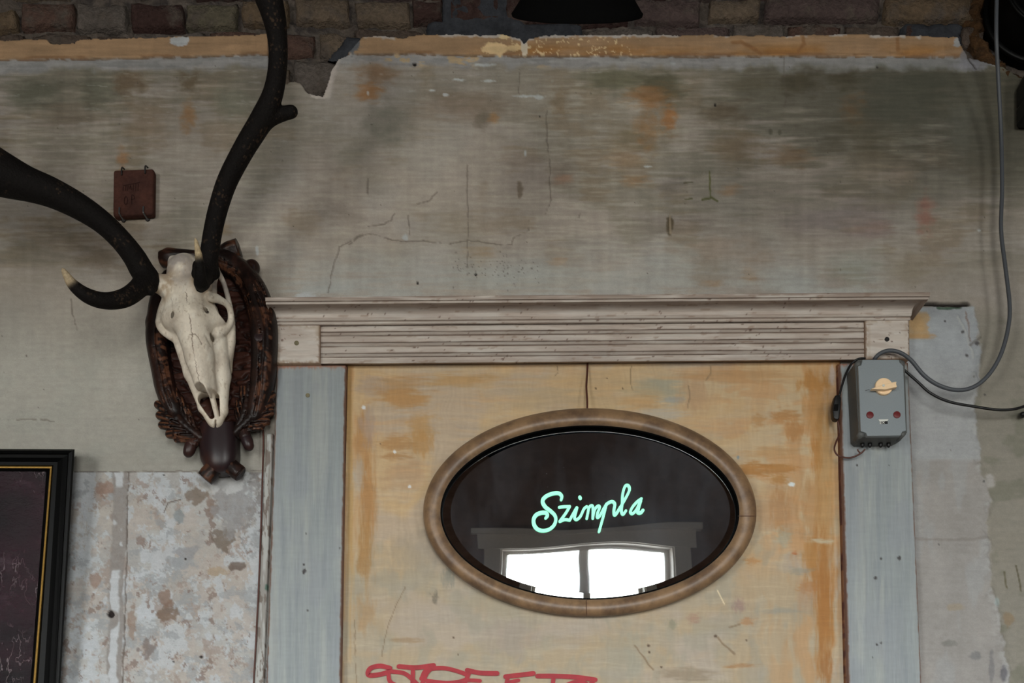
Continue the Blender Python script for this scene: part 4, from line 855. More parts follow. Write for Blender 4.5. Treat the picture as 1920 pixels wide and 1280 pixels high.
def block_paint(seed):
    def f(X, Y, U, W):
        p = lintel_color(X, Y, seed); e = np.minimum(np.minimum(U, 1 - U), np.minimum(W, 1 - W)) * 80
        p.mix(.8 * ss(3, 0.5, e + 3 * (fbm(p.x / 6, p.y / 6, seed + 2) - .5)), rgb(110, 84, 66)); p.mix(.4 * ss(12, 3, e) * ss(.45, .6, fbm(p.x / 8, p.y / 8, seed + 3)), rgb(140, 116, 92)); return p
    return f
bl = slab('corner_block', (516, 605 + 4), (600, 605 + 3.5), (600, 680.5), (517, 681), -.01, .037, 2.0, block_paint(180), M_paintwood, lintel)
br = slab('corner_block', (1622, 598), (1705, 597), (1706, 672), (1623, 673), -.01, .037, 2.0, block_paint(190), M_paintwood, lintel)
screw(P(556, 643, .0375), .0046, lintel); screw(P(1663, 636, .0375), .0046, lintel, M_dkiron)
# narrow moulding left of the left casing board
def nar_paint(X, Y, U, W):
    p = Paint(X, Y, rgb(164, 164, 160)); x, y = p.x, p.y; p.mix(.7 * ss(.5, .6, fbm(x / 5, y / 60, 195)), rgb(130, 124, 118)); p.mix(.8 * ss(.62, .66, fbm(x / 6, y / 22, 196)), rgb(104, 92, 84)); p.blob(500, 1100, 5, 8, rgb(70, 96, 84), .9, .4, .4, 5, 5, 9); return p
nm = slab('trim_4', (500, 812), (512, 812), (480, 1660), (455, 1660), -.01, .012, 2.0, nar_paint, M_jamb); tag(nm, kind='structure')

# ================================================================ THINGS
# ---------------------------------------------------------------- stag skull trophy
TRO = empty('skull_trophy', V(400, 680, 0)); tag(TRO, 'bleached stag skull with black antlers mounted on a dark carved oval plaque', 'trophy')
def P1(px, py, d): return P(px, py, d)
def fld(bl, m, h): lo, hi = bounds(bl, m); return Field(lo, hi, h)
def skull():
    lo, hi = bounds([[(280, 470, .03), (445, 812, .03), (280, 470, .16)]], .015)
    f = Field(lo, hi, .0013); C = lambda *a, **k: f.cone(*a, **k)
    def cone(a, b, r1, r2, k=.008, **kw): f.cone(P(*a), P(*b), r1 * .001, r2 * .001, k, **kw)
    def ell(c, r, k=.01, **kw): f.ell(P(*c), np.array([r[0] * .001, r[1] * .001, r[2] * .001]), k, **kw)
    # braincase, forehead, brow
    ell((351, 520, .080), (37, 46, 42), 0); ell((356, 566, .088), (46, 44, 48)); ell((364, 600, .085), (62, 40, 32), .014)
    cone((336, 545, .10), (291, 529, .120), 25, 17, .014); cone((372, 545, .105), (384, 508, .150), 24, 17, .014)
    ell((330, 500, .075), (12, 30, 14), .008)
    # nasal roof and upper jaw
    cone((360, 600, .104), (374, 670, .098), 36, 25, .012); cone((374, 670, .098), (388, 728, .082), 25, 19, .010)
    cone((352, 600, .118), (380, 725, .098), 18, 14, .008)
    cone((405, 625, .070), (414, 705, .064), 22, 18, .010); cone((414, 705, .064), (416, 770, .056), 18, 11, .008); cone((416, 770, .056), (408, 790, .054), 11, 11, .006)
    cone((336, 625, .070), (358, 700, .064), 16, 13, .010); cone((358, 700, .064), (380, 765, .056), 12, 8, .008); cone((380, 765, .056), (398, 790, .054), 8, 9, .006)
    ell((385, 690, .050), (32, 22, 60), .01)
    cone((400, 780, .052), (404, 792, .054), 14, 11, .006)
    ell((424, 588, .082), (17, 32, 19), .003, cut=True); ell((410, 545, .085), (9, 26, 20), .004, cut=True, rot=.25)
    # cheek: orbit rim, zygomatic arch, teeth edge
    for a in [[(396, 556, .118, 9), (412, 562, .104, 6), (427, 572, .090, 4.5), (433, 588, .078, 4.5), (432, 604, .074, 5), (424, 617, .078, 6), (408, 626, .088, 9)],
              [(404, 506, .085, 6), (417, 525, .074, 4), (426, 552, .070, 4), (432, 580, .070, 4.5), (434, 605, .066, 6), (433, 640, .062, 8), (424, 672, .058, 11)],
              [(310, 566, .10, 8), (302, 590, .085, 7), (299, 606, .078, 6), (306, 620, .074, 6), (325, 632, .074, 8)],
              [(404, 505, .09, 8), (400, 530, .09, 6), (399, 552, .10, 7)]]: f.chain(a, .004, n=4)
    cone((428, 650, .056), (428, 695, .048), 9, 8, .006); cone((340, 640, .06), (352, 668, .06), 6, 6, .006)
    rg = np.random.RandomState(2)
    for yy in range(652, 708, 8): cone((427, yy, .042), (434 + rg.uniform(-2, 3), yy + 5, .034), 5, 2.0, .001)
    # sockets and openings
    ell((301, 602, .060), (16, 26, 15), .003, cut=True)
    cone((389, 628, .122), (401, 652, .098), 5.5, 3.5, .003, cut=True); cone((392, 632, .10), (398, 645, .07), 8, 6, .003, cut=True)
    cone((340, 648, .095), (347, 668, .09), 4, 2.5, .002, cut=True)
    ell((326, 594, .115), (4.6, 34, 6.0), .001, cut=True); ell((386, 581, .120), (3.4, 34, 4.8), .001, cut=True); ell((382, 569, .135), (1.6, 8, 2), .001, cut=True); ell((385, 588, .135), (1.8, 8, 2.2), .001, cut=True)
    # nose opening: hollow, then the vomer bar and the jagged nasal tips
    cone((381, 744, .075), (398, 780, .062), 13, 6, .003, noy=True, cut=True); cone((404, 742, .075), (409, 780, .062), 6, 4, .002, noy=True, cut=True)
    cone((382, 742, .104), (393, 768, .088), 11.5, 9, .001, cut=True); cone((398, 745, .100), (404, 768, .088), 6, 5, .001, cut=True)
    for a, b in (((372, 742), (370, 726)), ((381, 742), (379, 724)), ((391, 744), (388, 732))): cone((*a, .104), (*b, .115), 3.6, .6, .0005, cut=True)
    cone((393, 728, .076), (409, 790, .060), 5, 4, .003); cone((397, 735, .070), (410, 788, .056), 4.5, 4, .002)
    f.cone(P(405.5, 789, .06), P(405, 806, .05), .0012, .0016, .001, noy=True, cut=True)
    v, q = f.surface(); v = relax(v, q, 2, .5)
    # colour of old bone
    n1 = fbm(v[:, 0] * 30 + v[:, 1] * 20, v[:, 2] * 30, 301); n2 = fbm(v[:, 0] * 90 + v[:, 1] * 60, v[:, 2] * 60, 302)
    c = np.empty((len(v), 3), np.float32); c[:] = rgb(222, 212, 196)
    def mx(m, col): c[:] = c + (rgb(*col) - c) * m[:, None]
    mx(.6 * ss(.45, .62, n1), (206, 194, 178)); mx(.4 * ss(.5, .66, n2), (228, 222, 210))
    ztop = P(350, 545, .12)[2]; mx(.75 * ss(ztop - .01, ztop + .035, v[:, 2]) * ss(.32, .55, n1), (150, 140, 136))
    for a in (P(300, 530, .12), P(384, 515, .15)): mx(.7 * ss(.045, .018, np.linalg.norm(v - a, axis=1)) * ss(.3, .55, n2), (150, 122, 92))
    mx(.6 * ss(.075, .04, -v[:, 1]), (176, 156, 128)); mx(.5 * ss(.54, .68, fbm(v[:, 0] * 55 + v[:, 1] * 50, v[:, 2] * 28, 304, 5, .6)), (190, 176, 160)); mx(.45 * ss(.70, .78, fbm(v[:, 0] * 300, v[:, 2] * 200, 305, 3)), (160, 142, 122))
    def lines(pts, wd, a=.8, jit=.0015):
        w_ = P(np.array(pts)[:, 0], np.array(pts)[:, 1], np.array(pts)[:, 2]); vj = v.copy(); vj[:, 1] *= .15; w_[:, 1] *= .15
        vj[:, 0] += jit * 2 * (fbm(v[:, 2] * 220, v[:, 0] * 60, 303) - .5) * 2
        m = ss(wd, wd * .4, polydist(vj, w_)) * (v[:, 1] < -.06); mx(a * m, (92, 74, 60))
    lines([(348, 548, .13), (352, 575, .13), (357, 600, .135), (361, 640, .13), (366, 672, .118), (374, 715, .11), (377, 728, .11)], .0012, .7)
    lines([(356, 628, .13), (366, 626, .13), (376, 640, .12), (380, 648, .12)], .0013, .6); lines([(393, 655, .10), (391, 680, .09), (389, 700, .09), (390, 735, .09)], .0014, .65); lines([(322, 560, .12), (330, 590, .12)], .0012, .35)
    lines([(405, 785, .07), (405, 803, .06)], .0012, .5)
    for (x, y, d_, r) in ((326, 594, .118, 4.4), (386, 581, .128, 3.2)):   # shade painted into the two small bone holes
        a = P(x, y, d_); mx(.9 * ss(r * .0012, r * .0008, np.hypot(v[:, 0] - a[0], v[:, 2] - a[2])) * (v[:, 1] < -.05), (40, 32, 28))
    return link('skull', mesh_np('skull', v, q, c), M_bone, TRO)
sk = skull(); sk['label'] = 'bleached bone skull with dark eye sockets'
def antler(chains, h, burr, tips):
    lo, hi = bounds([[q[:3] for q in c] for c in chains], .05); f = Field(lo, hi, h)
    for c in chains: f.chain(c, .010, n=6, inner=.004, rs=.88)
    for (x, y, d, r) in burr: f.cone(P(x, y, d), P(x + .5, y, d), r * .001, r * .001, .004)
    v, q = f.surface(); v = relax(v, q, 2, .5)
    # long ridges and pearling along the beams
    n = fbm(v[:, 0] * 160 + v[:, 1] * 130, v[:, 2] * 150, 311, 3); n2 = fbm(v[:, 0] * 40 + v[:, 1] * 30, v[:, 2] * 45, 312)
    c = np.empty((len(v), 3), np.float32); c[:] = rgb(18, 15, 14)
    n = fbm(v[:, 0] * 420 + v[:, 1] * 300, v[:, 2] * 330, 313, 2)
    m = .55 * ss(.66, .74, n) * ss(.50, .66, n2); c += (rgb(96, 74, 54) - c) * m[:, None]
    for (x, y, d, r, col) in tips:
        m = ss(r, r * .55, np.linalg.norm(v - P(x, y, d), axis=1) + .006 * (n2 - .5)); c += (rgb(*col) - c) * m[:, None]
    return link('antler', mesh_np('antler', v, q, c), M_antler, TRO)
ra = antler([[(384, 516, .155, 21), (392, 480, .165, 18), (398, 440, .175, 17.5), (408, 395, .19, 18), (426, 340, .21, 19), (457, 280, .235, 20), (490, 225, .26, 21), (512, 175, .28, 18.5), (521, 120, .295, 17), (520, 70, .31, 18), (512, 25, .325, 22), (497, -25, .34, 27), (480, -80, .355, 30)],
        [(497, 222, .262, 17), (522, 215, .258, 13), (544, 210, .256, 10.5), (548, 209, .256, 9)],
        [(382, 515, .17, 17), (379, 530, .20, 14.5), (376, 528, .235, 12), (375, 500, .258, 8), (371, 470, .27, 5), (366, 446, .277, 1.6)]], .0026,
       [(374, 500, .158, 13), (400, 512, .145, 12), (398, 500, .15, 11), (370, 514, .155, 11), (385, 508, .162, 20), (380, 526, .16, 12), (376, 538, .165, 10)], [(368, 454, .273, .036, (182, 162, 130)), (551, 212, .254, .008, (170, 130, 80))])
la = antler([[(284, 527, .125, 19), (268, 510, .135, 23), (252, 482, .15, 22), (225, 448, .168, 21), (190, 415, .185, 22), (145, 385, .20, 25), (95, 360, .215, 28), (50, 344, .225, 32), (5, 327, .235, 41), (-45, 305, .245, 48), (-100, 280, .26, 40)],
        [(275, 520, .135, 20), (258, 542, .15, 18), (232, 559, .17, 17), (198, 564, .19, 15), (165, 555, .208, 13.5), (138, 535, .222, 10), (124, 515, .23, 5.5), (117, 503, .234, 1.6)], [(-60, 300, .245, 40), (-95, 235, .26, 28), (-120, 160, .28, 20), (-128, 90, .30, 10), (-124, 50, .31, 2)], [(-100, 280, .26, 36), (-170, 240, .27, 34), (-240, 180, .28, 28), (-290, 110, .30, 20), (-310, 40, .32, 10), (-314, 0, .33, 2)], [(-200, 215, .275, 26), (-270, 210, .30, 18), (-340, 180, .33, 10), (-375, 150, .345, 2)]], .0028,
       [(284, 514, .13, 10), (287, 526, .135, 11), (286, 538, .128, 10), (282, 545, .14, 9), (289, 532, .125, 8)], [(122, 513, .231, .030, (170, 152, 124))])
la['label'] = 'black antler sweeping far out to the left'; ra['label'] = 'black antler rising past the bricks'

# carved plaque
def plaque():
    root = None
    # oval field with tool marks
    nx, nz = 150, 220; U, W = np.meshgrid(np.linspace(-1, 1, nx), np.linspace(-1, 1, nz))
    X = 402 + 104 * U; Y = 660 + 172 * W
    r2 = (U / .99) ** 2 + (W / .99) ** 2
    sc = np.abs(fbm(X / 26 + 1.5 * fbm(X / 30, Y / 30, 321), Y / 11, 322, 2, .4) - .5) * 2
    d = .024 - .010 * np.clip(1 - r2, 0, 1) + .007 * ss(.0, .35, sc) - .004
    v = P(X, Y, 0); v[..., 1] = -d
    p = Paint(X, Y, rgb(54, 30, 24)); p.mix(.7 * ss(.05, .4, sc) * ss(.3, .6, fbm(X / 40, Y / 30, 323)), rgb(74, 43, 33)); p.mix(.7 * ss(.2, .0, sc), rgb(26, 17, 15))
    ins = r2 < 1; keep = ins[:-1, :-1] & ins[1:, :-1] & ins[:-1, 1:] & ins[1:, 1:]
    vv, q, c = compact(v.reshape(-1, 3), grid_quads(nz, nx, keep=keep), p.c.reshape(-1, 3))
    root = link('plaque', mesh_np('plaque', vv, q, c), M_field, TRO); root['label'] = 'dark brown carved oval plaque'
    # solid board behind it
    a = np.arange(96) * 2 * math.pi / 96
    px_prism('backboard', [(402 + 103 * math.cos(t), 660 + 171 * math.sin(t)) for t in a], .0045, .012, M_shield, root)
    def wood(v, seed):
        c = np.empty((len(v), 3), np.float32); c[:] = rgb(27, 18, 16)
        n = fbm(v[:, 0] * 60, v[:, 2] * 25, seed, 3); c += (rgb(48, 29, 23) - c) * (.7 * ss(.48, .66, n))[:, None]; return c
    def carve(name, chains, k, h=.0018, grooves=(), sy=.8, mat=M_carve, sm=2, n=5, lobes=()):
        lo, hi = bounds([[q_[:3] for q_ in c] for c in chains], max(q_[3] for c in chains for q_ in c) * .0013 + .008); lo[1] = min(lo[1], -.08); hi[1] = -.004
        f = Field(lo, hi, h)
        for c in chains: f.chain(c, k, n=n, sy=sy)
        for g in grooves: f.chain(g, .002, cut=True, n=4)
        f.f[:, -2:, :] = np.maximum(f.f[:, -2:, :], .001)
        v, q_ = f.surface(); v = relax(v, q_, sm, .5); c = wood(v, len(v) % 97)
        n2 = fbm(v[:, 0] * 130, v[:, 2] * 130, 327, 3)
        for g in () if lobes else grooves:               # rubbed ridges beside the long grooves
            w_ = spline(g, 4); d_ = polydist(v, P(w_[:, 0], w_[:, 1], w_[:, 2])); m = .75 * ss(.0050, .0026, d_) * ss(.0010, .0022, d_) * ss(.46, .62, n2); c += (rgb(90, 58, 42) - c) * m[:, None]
        for (x0, y0, x1, y1, r) in lobes:                # rubbed lobe tips
            A, B_ = P(x0, y0, .04), P(x1, y1, .04); e = (B_ - A)[[0, 2]]; L_ = np.hypot(*e); e /= L_; rel = (v - A)[:, [0, 2]]; t_ = rel @ e / L_; rho = np.abs(rel[:, 0] * e[1] - rel[:, 1] * e[0]) / (r * .001)
            m = .85 * ss(.3, .75, t_) * ss(1.5, 1.3, t_) * ss(.20, .36, rho) * ss(.85, .55, rho) * ss(.38, .55, n2 + .08); c += (rgb(106, 68, 47) - c) * m[:, None]
        return link(name, mesh_np(name, v, q_, c), mat, root)
    def stub(name, pts, seed, face=(96, 60, 40)):
        """a cut piece of branch: rough tube with sawn flat ends"""
        s_ = spline(pts, 6); s_ = np.vstack([s_[0], s_, s_[-1]]); R = s_[:, 3] * .001; R[0] *= .88; R[-1] *= .90
        v, q_, t_ = tube_data(P(s_[:, 0], s_[:, 1], s_[:, 2]), R, 28); n_ = len(s_) * 28
        ang = np.tile(np.arange(28), len(s_)); ctr = np.repeat(P(s_[:, 0], s_[:, 1], s_[:, 2]), 28, 0); nz = fbm(ang / 2.2, np.repeat(np.arange(len(s_)), 28) / 9, seed, 3)
        v[:n_] = ctr + (v[:n_] - ctr) * (1 + .28 * (nz - .5))[:, None]
        c = wood(v, seed); m = .7 * ss(.56, .68, nz); c[:n_] += (rgb(98, 62, 43) - c[:n_]) * m[:, None]; c[n_ + 1] = rgb(*face)
        return link(name, mesh_np(name, v, q_, c, tris=t_, smooth=True), M_carve, root)
    # rustic branch rims, the bark cut in long grooves
    def bark(ch, n, seed):
        rg = np.random.RandomState(seed); s_ = spline(ch, 6); T = np.gradient(s_[:, :2], axis=0); T /= np.linalg.norm(T, axis=1)[:, None]; N = np.stack([-T[:, 1], T[:, 0]], 1); out = []
        for i in range(n):
            o = rg.uniform(-.85, .85); i0 = rg.randint(0, len(s_) - 12); i1 = min(len(s_) - 1, i0 + rg.randint(9, 22)); seg = s_[i0:i1:3]; nn = N[i0:i1:3]; w0 = o + .10 * np.sin(np.linspace(0, 3, len(seg)) + i)
            if len(seg) < 3: continue
            r = seg[:, 3]; out.append([(seg[k, 0] + w0[k] * r[k] * nn[k, 0], seg[k, 1] + w0[k] * r[k] * nn[k, 1], seg[k, 2] + .00125 * r[k] * math.sqrt(max(1 - w0[k] ** 2, .02)), rg.uniform(1.0, 2.0)) for k in range(len(seg))])
        return out
    LR = [(318, 520, .03, 14), (303, 560, .034, 18), (297, 600, .036, 19), (296, 640, .036, 20), (303, 690, .036, 18), (313, 735, .036, 18), (330, 775, .034, 16)]
    RR = [(385, 482, .034, 16), (420, 490, .036, 20), (452, 512, .038, 22), (477, 548, .040, 24), (492, 595, .040, 25), (496, 645, .040, 24), (494, 700, .038, 22), (488, 745, .036, 20), (478, 785, .034, 16)]
    carve('branch_rim', [LR, [(296, 600, .036, 17), (289, 607, .036, 15)]], .006, .0016, bark(LR, 22, 5), sm=1)
    carve('branch_rim', [RR, [(460, 512, .036, 12), (472, 503, .036, 11), (474, 500, .036, 10)]], .006, .0016, bark(RR, 34, 6), sm=1)
    for (x, y, d) in [(487, 635, .063), (470, 503, .044)]:
        o = disc('branch_knot', P(x, y, d), .0095 if x > 480 else .010, .008, M_shield, root, 20, dome=.001)
    # sawn branch ends at the top
    stub('branch_stub', [(392, 484, .030, 9), (365, 480, .034, 11), (340, 481, .037, 14), (318, 484, .038, 18), (303, 486, .036, 16)], 331)
    stub('branch_stub', [(395, 492, .030, 10), (412, 482, .036, 15), (428, 472, .040, 19), (448, 466, .042, 19)], 332)
    # oak leaves: lobes along a midrib, each with a groove
    def leaf(name, rib, lobes, k=.0016):
        lobes = [(x0, y0, x1, y1, r * 1.28) for (x0, y0, x1, y1, r) in lobes]
        ch = [[(x, y, d, r * 1.2) for x, y, d, r in rib]] + [[(x0, y0, .034, 6.5), ((x0 + x1) / 2, (y0 + y1) / 2, .040, r * 1.02), (x1, y1, .034, r)] for (x0, y0, x1, y1, r) in lobes]
        gr = [[(x0, y0, .043, 1.6), ((x0 + x1) / 2, (y0 + y1) / 2, .0470, 2.2), (x0 + .92 * (x1 - x0), y0 + .92 * (y1 - y0), .0415, 1.5)] for (x0, y0, x1, y1, r) in lobes] + [[(q_[0], q_[1], q_[2] + q_[3] * .00095, 1.4) for q_ in rib]]
        return carve(name, ch, k, .0014, gr, .8, sm=1, n=3, lobes=lobes)
    leaf('oak_leaf', [(378, 822, .034, 8), (350, 800, .038, 8), (328, 778, .038, 7), (312, 760, .036, 5)],
         [(335, 785, 297, 759, 6.5), (345, 797, 300, 779, 6.5), (352, 806, 304, 797, 6), (360, 815, 318, 814, 6.5), (368, 822, 332, 824, 5), (374, 826, 346, 826, 4)])
    leaf('oak_leaf', [(374, 818, .034, 7), (356, 794, .038, 7), (342, 770, .038, 6), (332, 748, .036, 5)], [(340, 770, 328, 733, 6), (350, 784, 338, 746, 5.5), (358, 796, 350, 765, 5), (364, 806, 357, 780, 4.5)])
    leaf('oak_leaf', [(444, 812, .036, 8), (466, 790, .042, 8), (484, 764, .042, 7), (500, 742, .040, 5)],
         [(478, 772, 510, 740, 6.5), (474, 780, 508, 756, 6.5), (468, 788, 508, 772, 6), (462, 796, 500, 790, 6), (456, 803, 490, 800, 5), (450, 808, 476, 803, 4)])
    leaf('oak_leaf', [(446, 806, .036, 7), (458, 780, .042, 7), (464, 752, .042, 6), (468, 720, .040, 5)], [(460, 770, 456, 730, 6), (465, 756, 484, 700, 6), (455, 788, 448, 756, 5.5), (452, 796, 444, 770, 4.5), (466, 748, 478, 722, 5)])
    # acorns
    for (cup, nut) in ((((362, 826, .032, 11), (360, 832, .034, 11.5)), ((358, 834, .034, 10.5), (354, 846, .034, 9.5), (352, 850, .033, 6))), (((456, 808, .034, 11), (460, 818, .036, 11.5)), ((462, 822, .036, 10.5), (466, 834, .036, 9), (467, 838, .035, 6)))):
        ac = carve('acorn', [list(nut)], .003, .0014, sy=1.0, mat=M_shield)
        v, q_ = None, None
        lo, hi = bounds([[c_[:3] for c_ in cup]], .016); f = Field(lo, hi, .0014); f.chain([cup[0], cup[1]], .002)
        for t in np.linspace(0, 1, 4):
            for an in np.linspace(-1.1, 1.1, 5):
                x = cup[0][0] + (cup[1][0] - cup[0][0]) * t + 10.5 * math.sin(an); y = cup[0][1] + (cup[1][1] - cup[0][1]) * t - 4 * (1 - t); f.cone(P(x, y, cup[0][2] + .0105 * math.cos(an)), P(x + .3, y + 2, cup[0][2] + .0105 * math.cos(an)), .0022, .0022, .001)
        v, q_ = f.surface(); v = relax(v, q_, 1); link('acorn_cup', mesh_np('acorn_cup', v, q_, wood(v, 341) * 1.5), M_carve, root)
    # smooth tongue-shaped block at the foot
    nx, ny = 40, 60; U, W = np.meshgrid(np.linspace(-1, 1, nx), np.linspace(0, 1, ny))
    half = 35 * np.minimum(1, 1.0) * np.sqrt(np.clip(1 - np.clip((W - .55) / .45, 0, 1) ** 2.4, 0, 1)) * (1 - .08 * ss(.3, 0, W)) + .5
    X = 408 + U * half + 2 * W; Y = 790 + 97 * W
    d = .030 + .026 * np.clip(1 - np.abs(U) ** 2.6, 0, 1) ** .6 * np.clip(1 - W ** 5, 0, 1) ** .5
    v = P(X, Y, d).reshape(-1, 3)
    ids = list(range(nx)) + [i * nx + nx - 1 for i in range(1, ny)] + [(ny - 1) * nx + j for j in range(nx - 2, -1, -1)] + [i * nx for i in range(ny - 2, 0, -1)]
    bk = v[ids].copy(); bk[:, 1] = -.005; k = len(v); n = len(ids)
    q = np.vstack([grid_quads(ny, nx), [(ids[(i + 1) % n], k + (i + 1) % n, k + i, ids[i]) for i in range(n)]])
    link('tongue_block', mesh_np('tongue_block', np.vstack([v, bk]), q), M_shield, root)
    # sawn branch stubs
    stub('branch_stub', [(414, 862, .024, 14), (402, 876, .028, 16), (392, 888, .030, 17), (384, 897, .030, 17)], 333)
    stub('branch_stub', [(420, 866, .024, 13), (430, 872, .028, 15), (442, 882, .030, 16), (451, 889, .030, 15)], 334, (120, 76, 48))
    return root
plaque()

# ---------------------------------------------------------------- stamped brick on hooks
SB = empty('stamped_brick', V(253, 362, 0)); tag(SB, 'small stamped dark red brick held on the plaster by four wire hooks', 'brick')
bm = bmesh.new(); fr = [(212, 318), (288, 315), (287, 400), (211, 404)]
prism(bm, [P(x, y, .020) for x, y in fr], [P(x, y, .020) * [1, 0, 1] + [0, -.001, 0] for x, y in fr]); bevel(bm, .005, 3)
bd = link('brick_body', bm_mesh('brick_body', bm, False), M_stamp, SB)
T3 = lambda x, y, off: P(x, y, .0202 + off)
ribbon_prism('stamped_mark', [([(231, 348), (262, 342)], 1.4)] + [([(x, 344 + (262 - x) * .19), (x - .5, 357)], 1.6) for x in (231, 236, 240, 250, 255, 259)] + [([(243, 353), (245, 348), (246, 356)], 1.4),
    ([(234, 371), (233, 378), (235, 383), (238, 381), (239, 373), (236, 368), (234, 371)], 1.6), ([(247, 383), (247, 366), (251, 367), (252, 372), (247, 374)], 1.5)], T3, M_stampdark, SB, .0004)
for (x, y, up) in [(228, 322, 1), (272, 319, 1), (224, 393, 0), (269, 391, 0)]:
    if up: pts = [(x, y + 6, .0215), (x, y, .0225), (x, y - 5, .0225), (x + 1, y - 8, .017), (x + 3, y - 7, .008), (x + 5, y - 5, .0)]
    else: pts = [(x, y - 4, .0215), (x - .5, y + 4, .0225), (x, y + 8, .0225), (x + 3, y + 13, .014), (x + 7, y + 19, .006), (x + 9, y + 21, .0)]
    tube('wire_hook', pxpath(pts, 6), .0016, M_dkiron if up else M_steel, SB, 8)
    if not up: disc('wall_washer', P(x + 8, y + 20, .001), .0046, .003, M_dkiron, SB, 18, dome=.001)

# ---------------------------------------------------------------- framed picture, lower left
PIC = empty('framed_picture', V(60, 1000, 0)); tag(PIC, 'dark purple abstract painting in a black frame with thin gilt line', 'picture')
def pic():
    zb_ = float(P(60, 1490, 0)[2]); PL = lambda x, y, d: TP(x, y, d, zb_, 0.0, math.tan(math.radians(3.0)))      # hangs leaning out a little
    def ring(x_top_r, y_top, x_bot_r, d):        # right and top sides of a frame contour leaning in the photo; left side outside the frame
        yb = 1500; xr = lambda y: x_top_r + (x_bot_r - x_top_r) * (y - y_top) / (1280 - y_top)
        return [(-330, y_top - 2), (x_top_r, y_top), (xr(yb), yb), (-330, yb)], d
    cs = [ring(140, 842, 113, .0), ring(140, 842, 113, .030), ring(136, 845, 109.5, .036), ring(129, 850, 104, .038), ring(127, 852, 103, .032), ring(118, 858, 92, .030), ring(108, 866, 82, .036), ring(100, 872, 71, .036), ring(98, 874, 67.5, .031)]
    cs2 = [ring(98, 874, 67.5, .031), ring(97, 875, 66, .034), ring(94.5, 877.5, 63, .033), ring(93.5, 878, 62, .028)]
    cs3 = [ring(93.5, 878, 62, .028), ring(87, 884, 57, .022)]
    def loft(name, cs, mat):
        vs = np.vstack([[PL(x, y, d) for x, y in r] for r, d in cs])
        return link(name, mesh_np(name, vs, grid_quads(len(cs), 4, wrap=True)[:, ::-1], smooth=False), mat, PIC)
    loft('frame', cs, M_blackpaint); loft('gilt_fillet', cs2, M_gilt); loft('inner_slip', cs3, M_blackpaint)
    r, d = ring(88, 883, 58, .022); vs = [PL(x, y, d) for x, y in r]
    nx, ny = 60, 90; U, W = np.meshgrid(np.linspace(0, 1, nx), np.linspace(0, 1, ny)); xy = quadmap(*r)(U, W)
    v = PL(xy[..., 0], xy[..., 1], d); link('painting', mesh_np('painting', v, grid_quads(ny, nx)), M_canvas, PIC)
    box('backing', P(-326, 900, 0)[0], P(100, 900, 0)[0], -.014, -.003, float(P(0, 1490, 0)[2]), float(P(0, 860, 0)[2]), M_blackpaint, PIC)
pic()

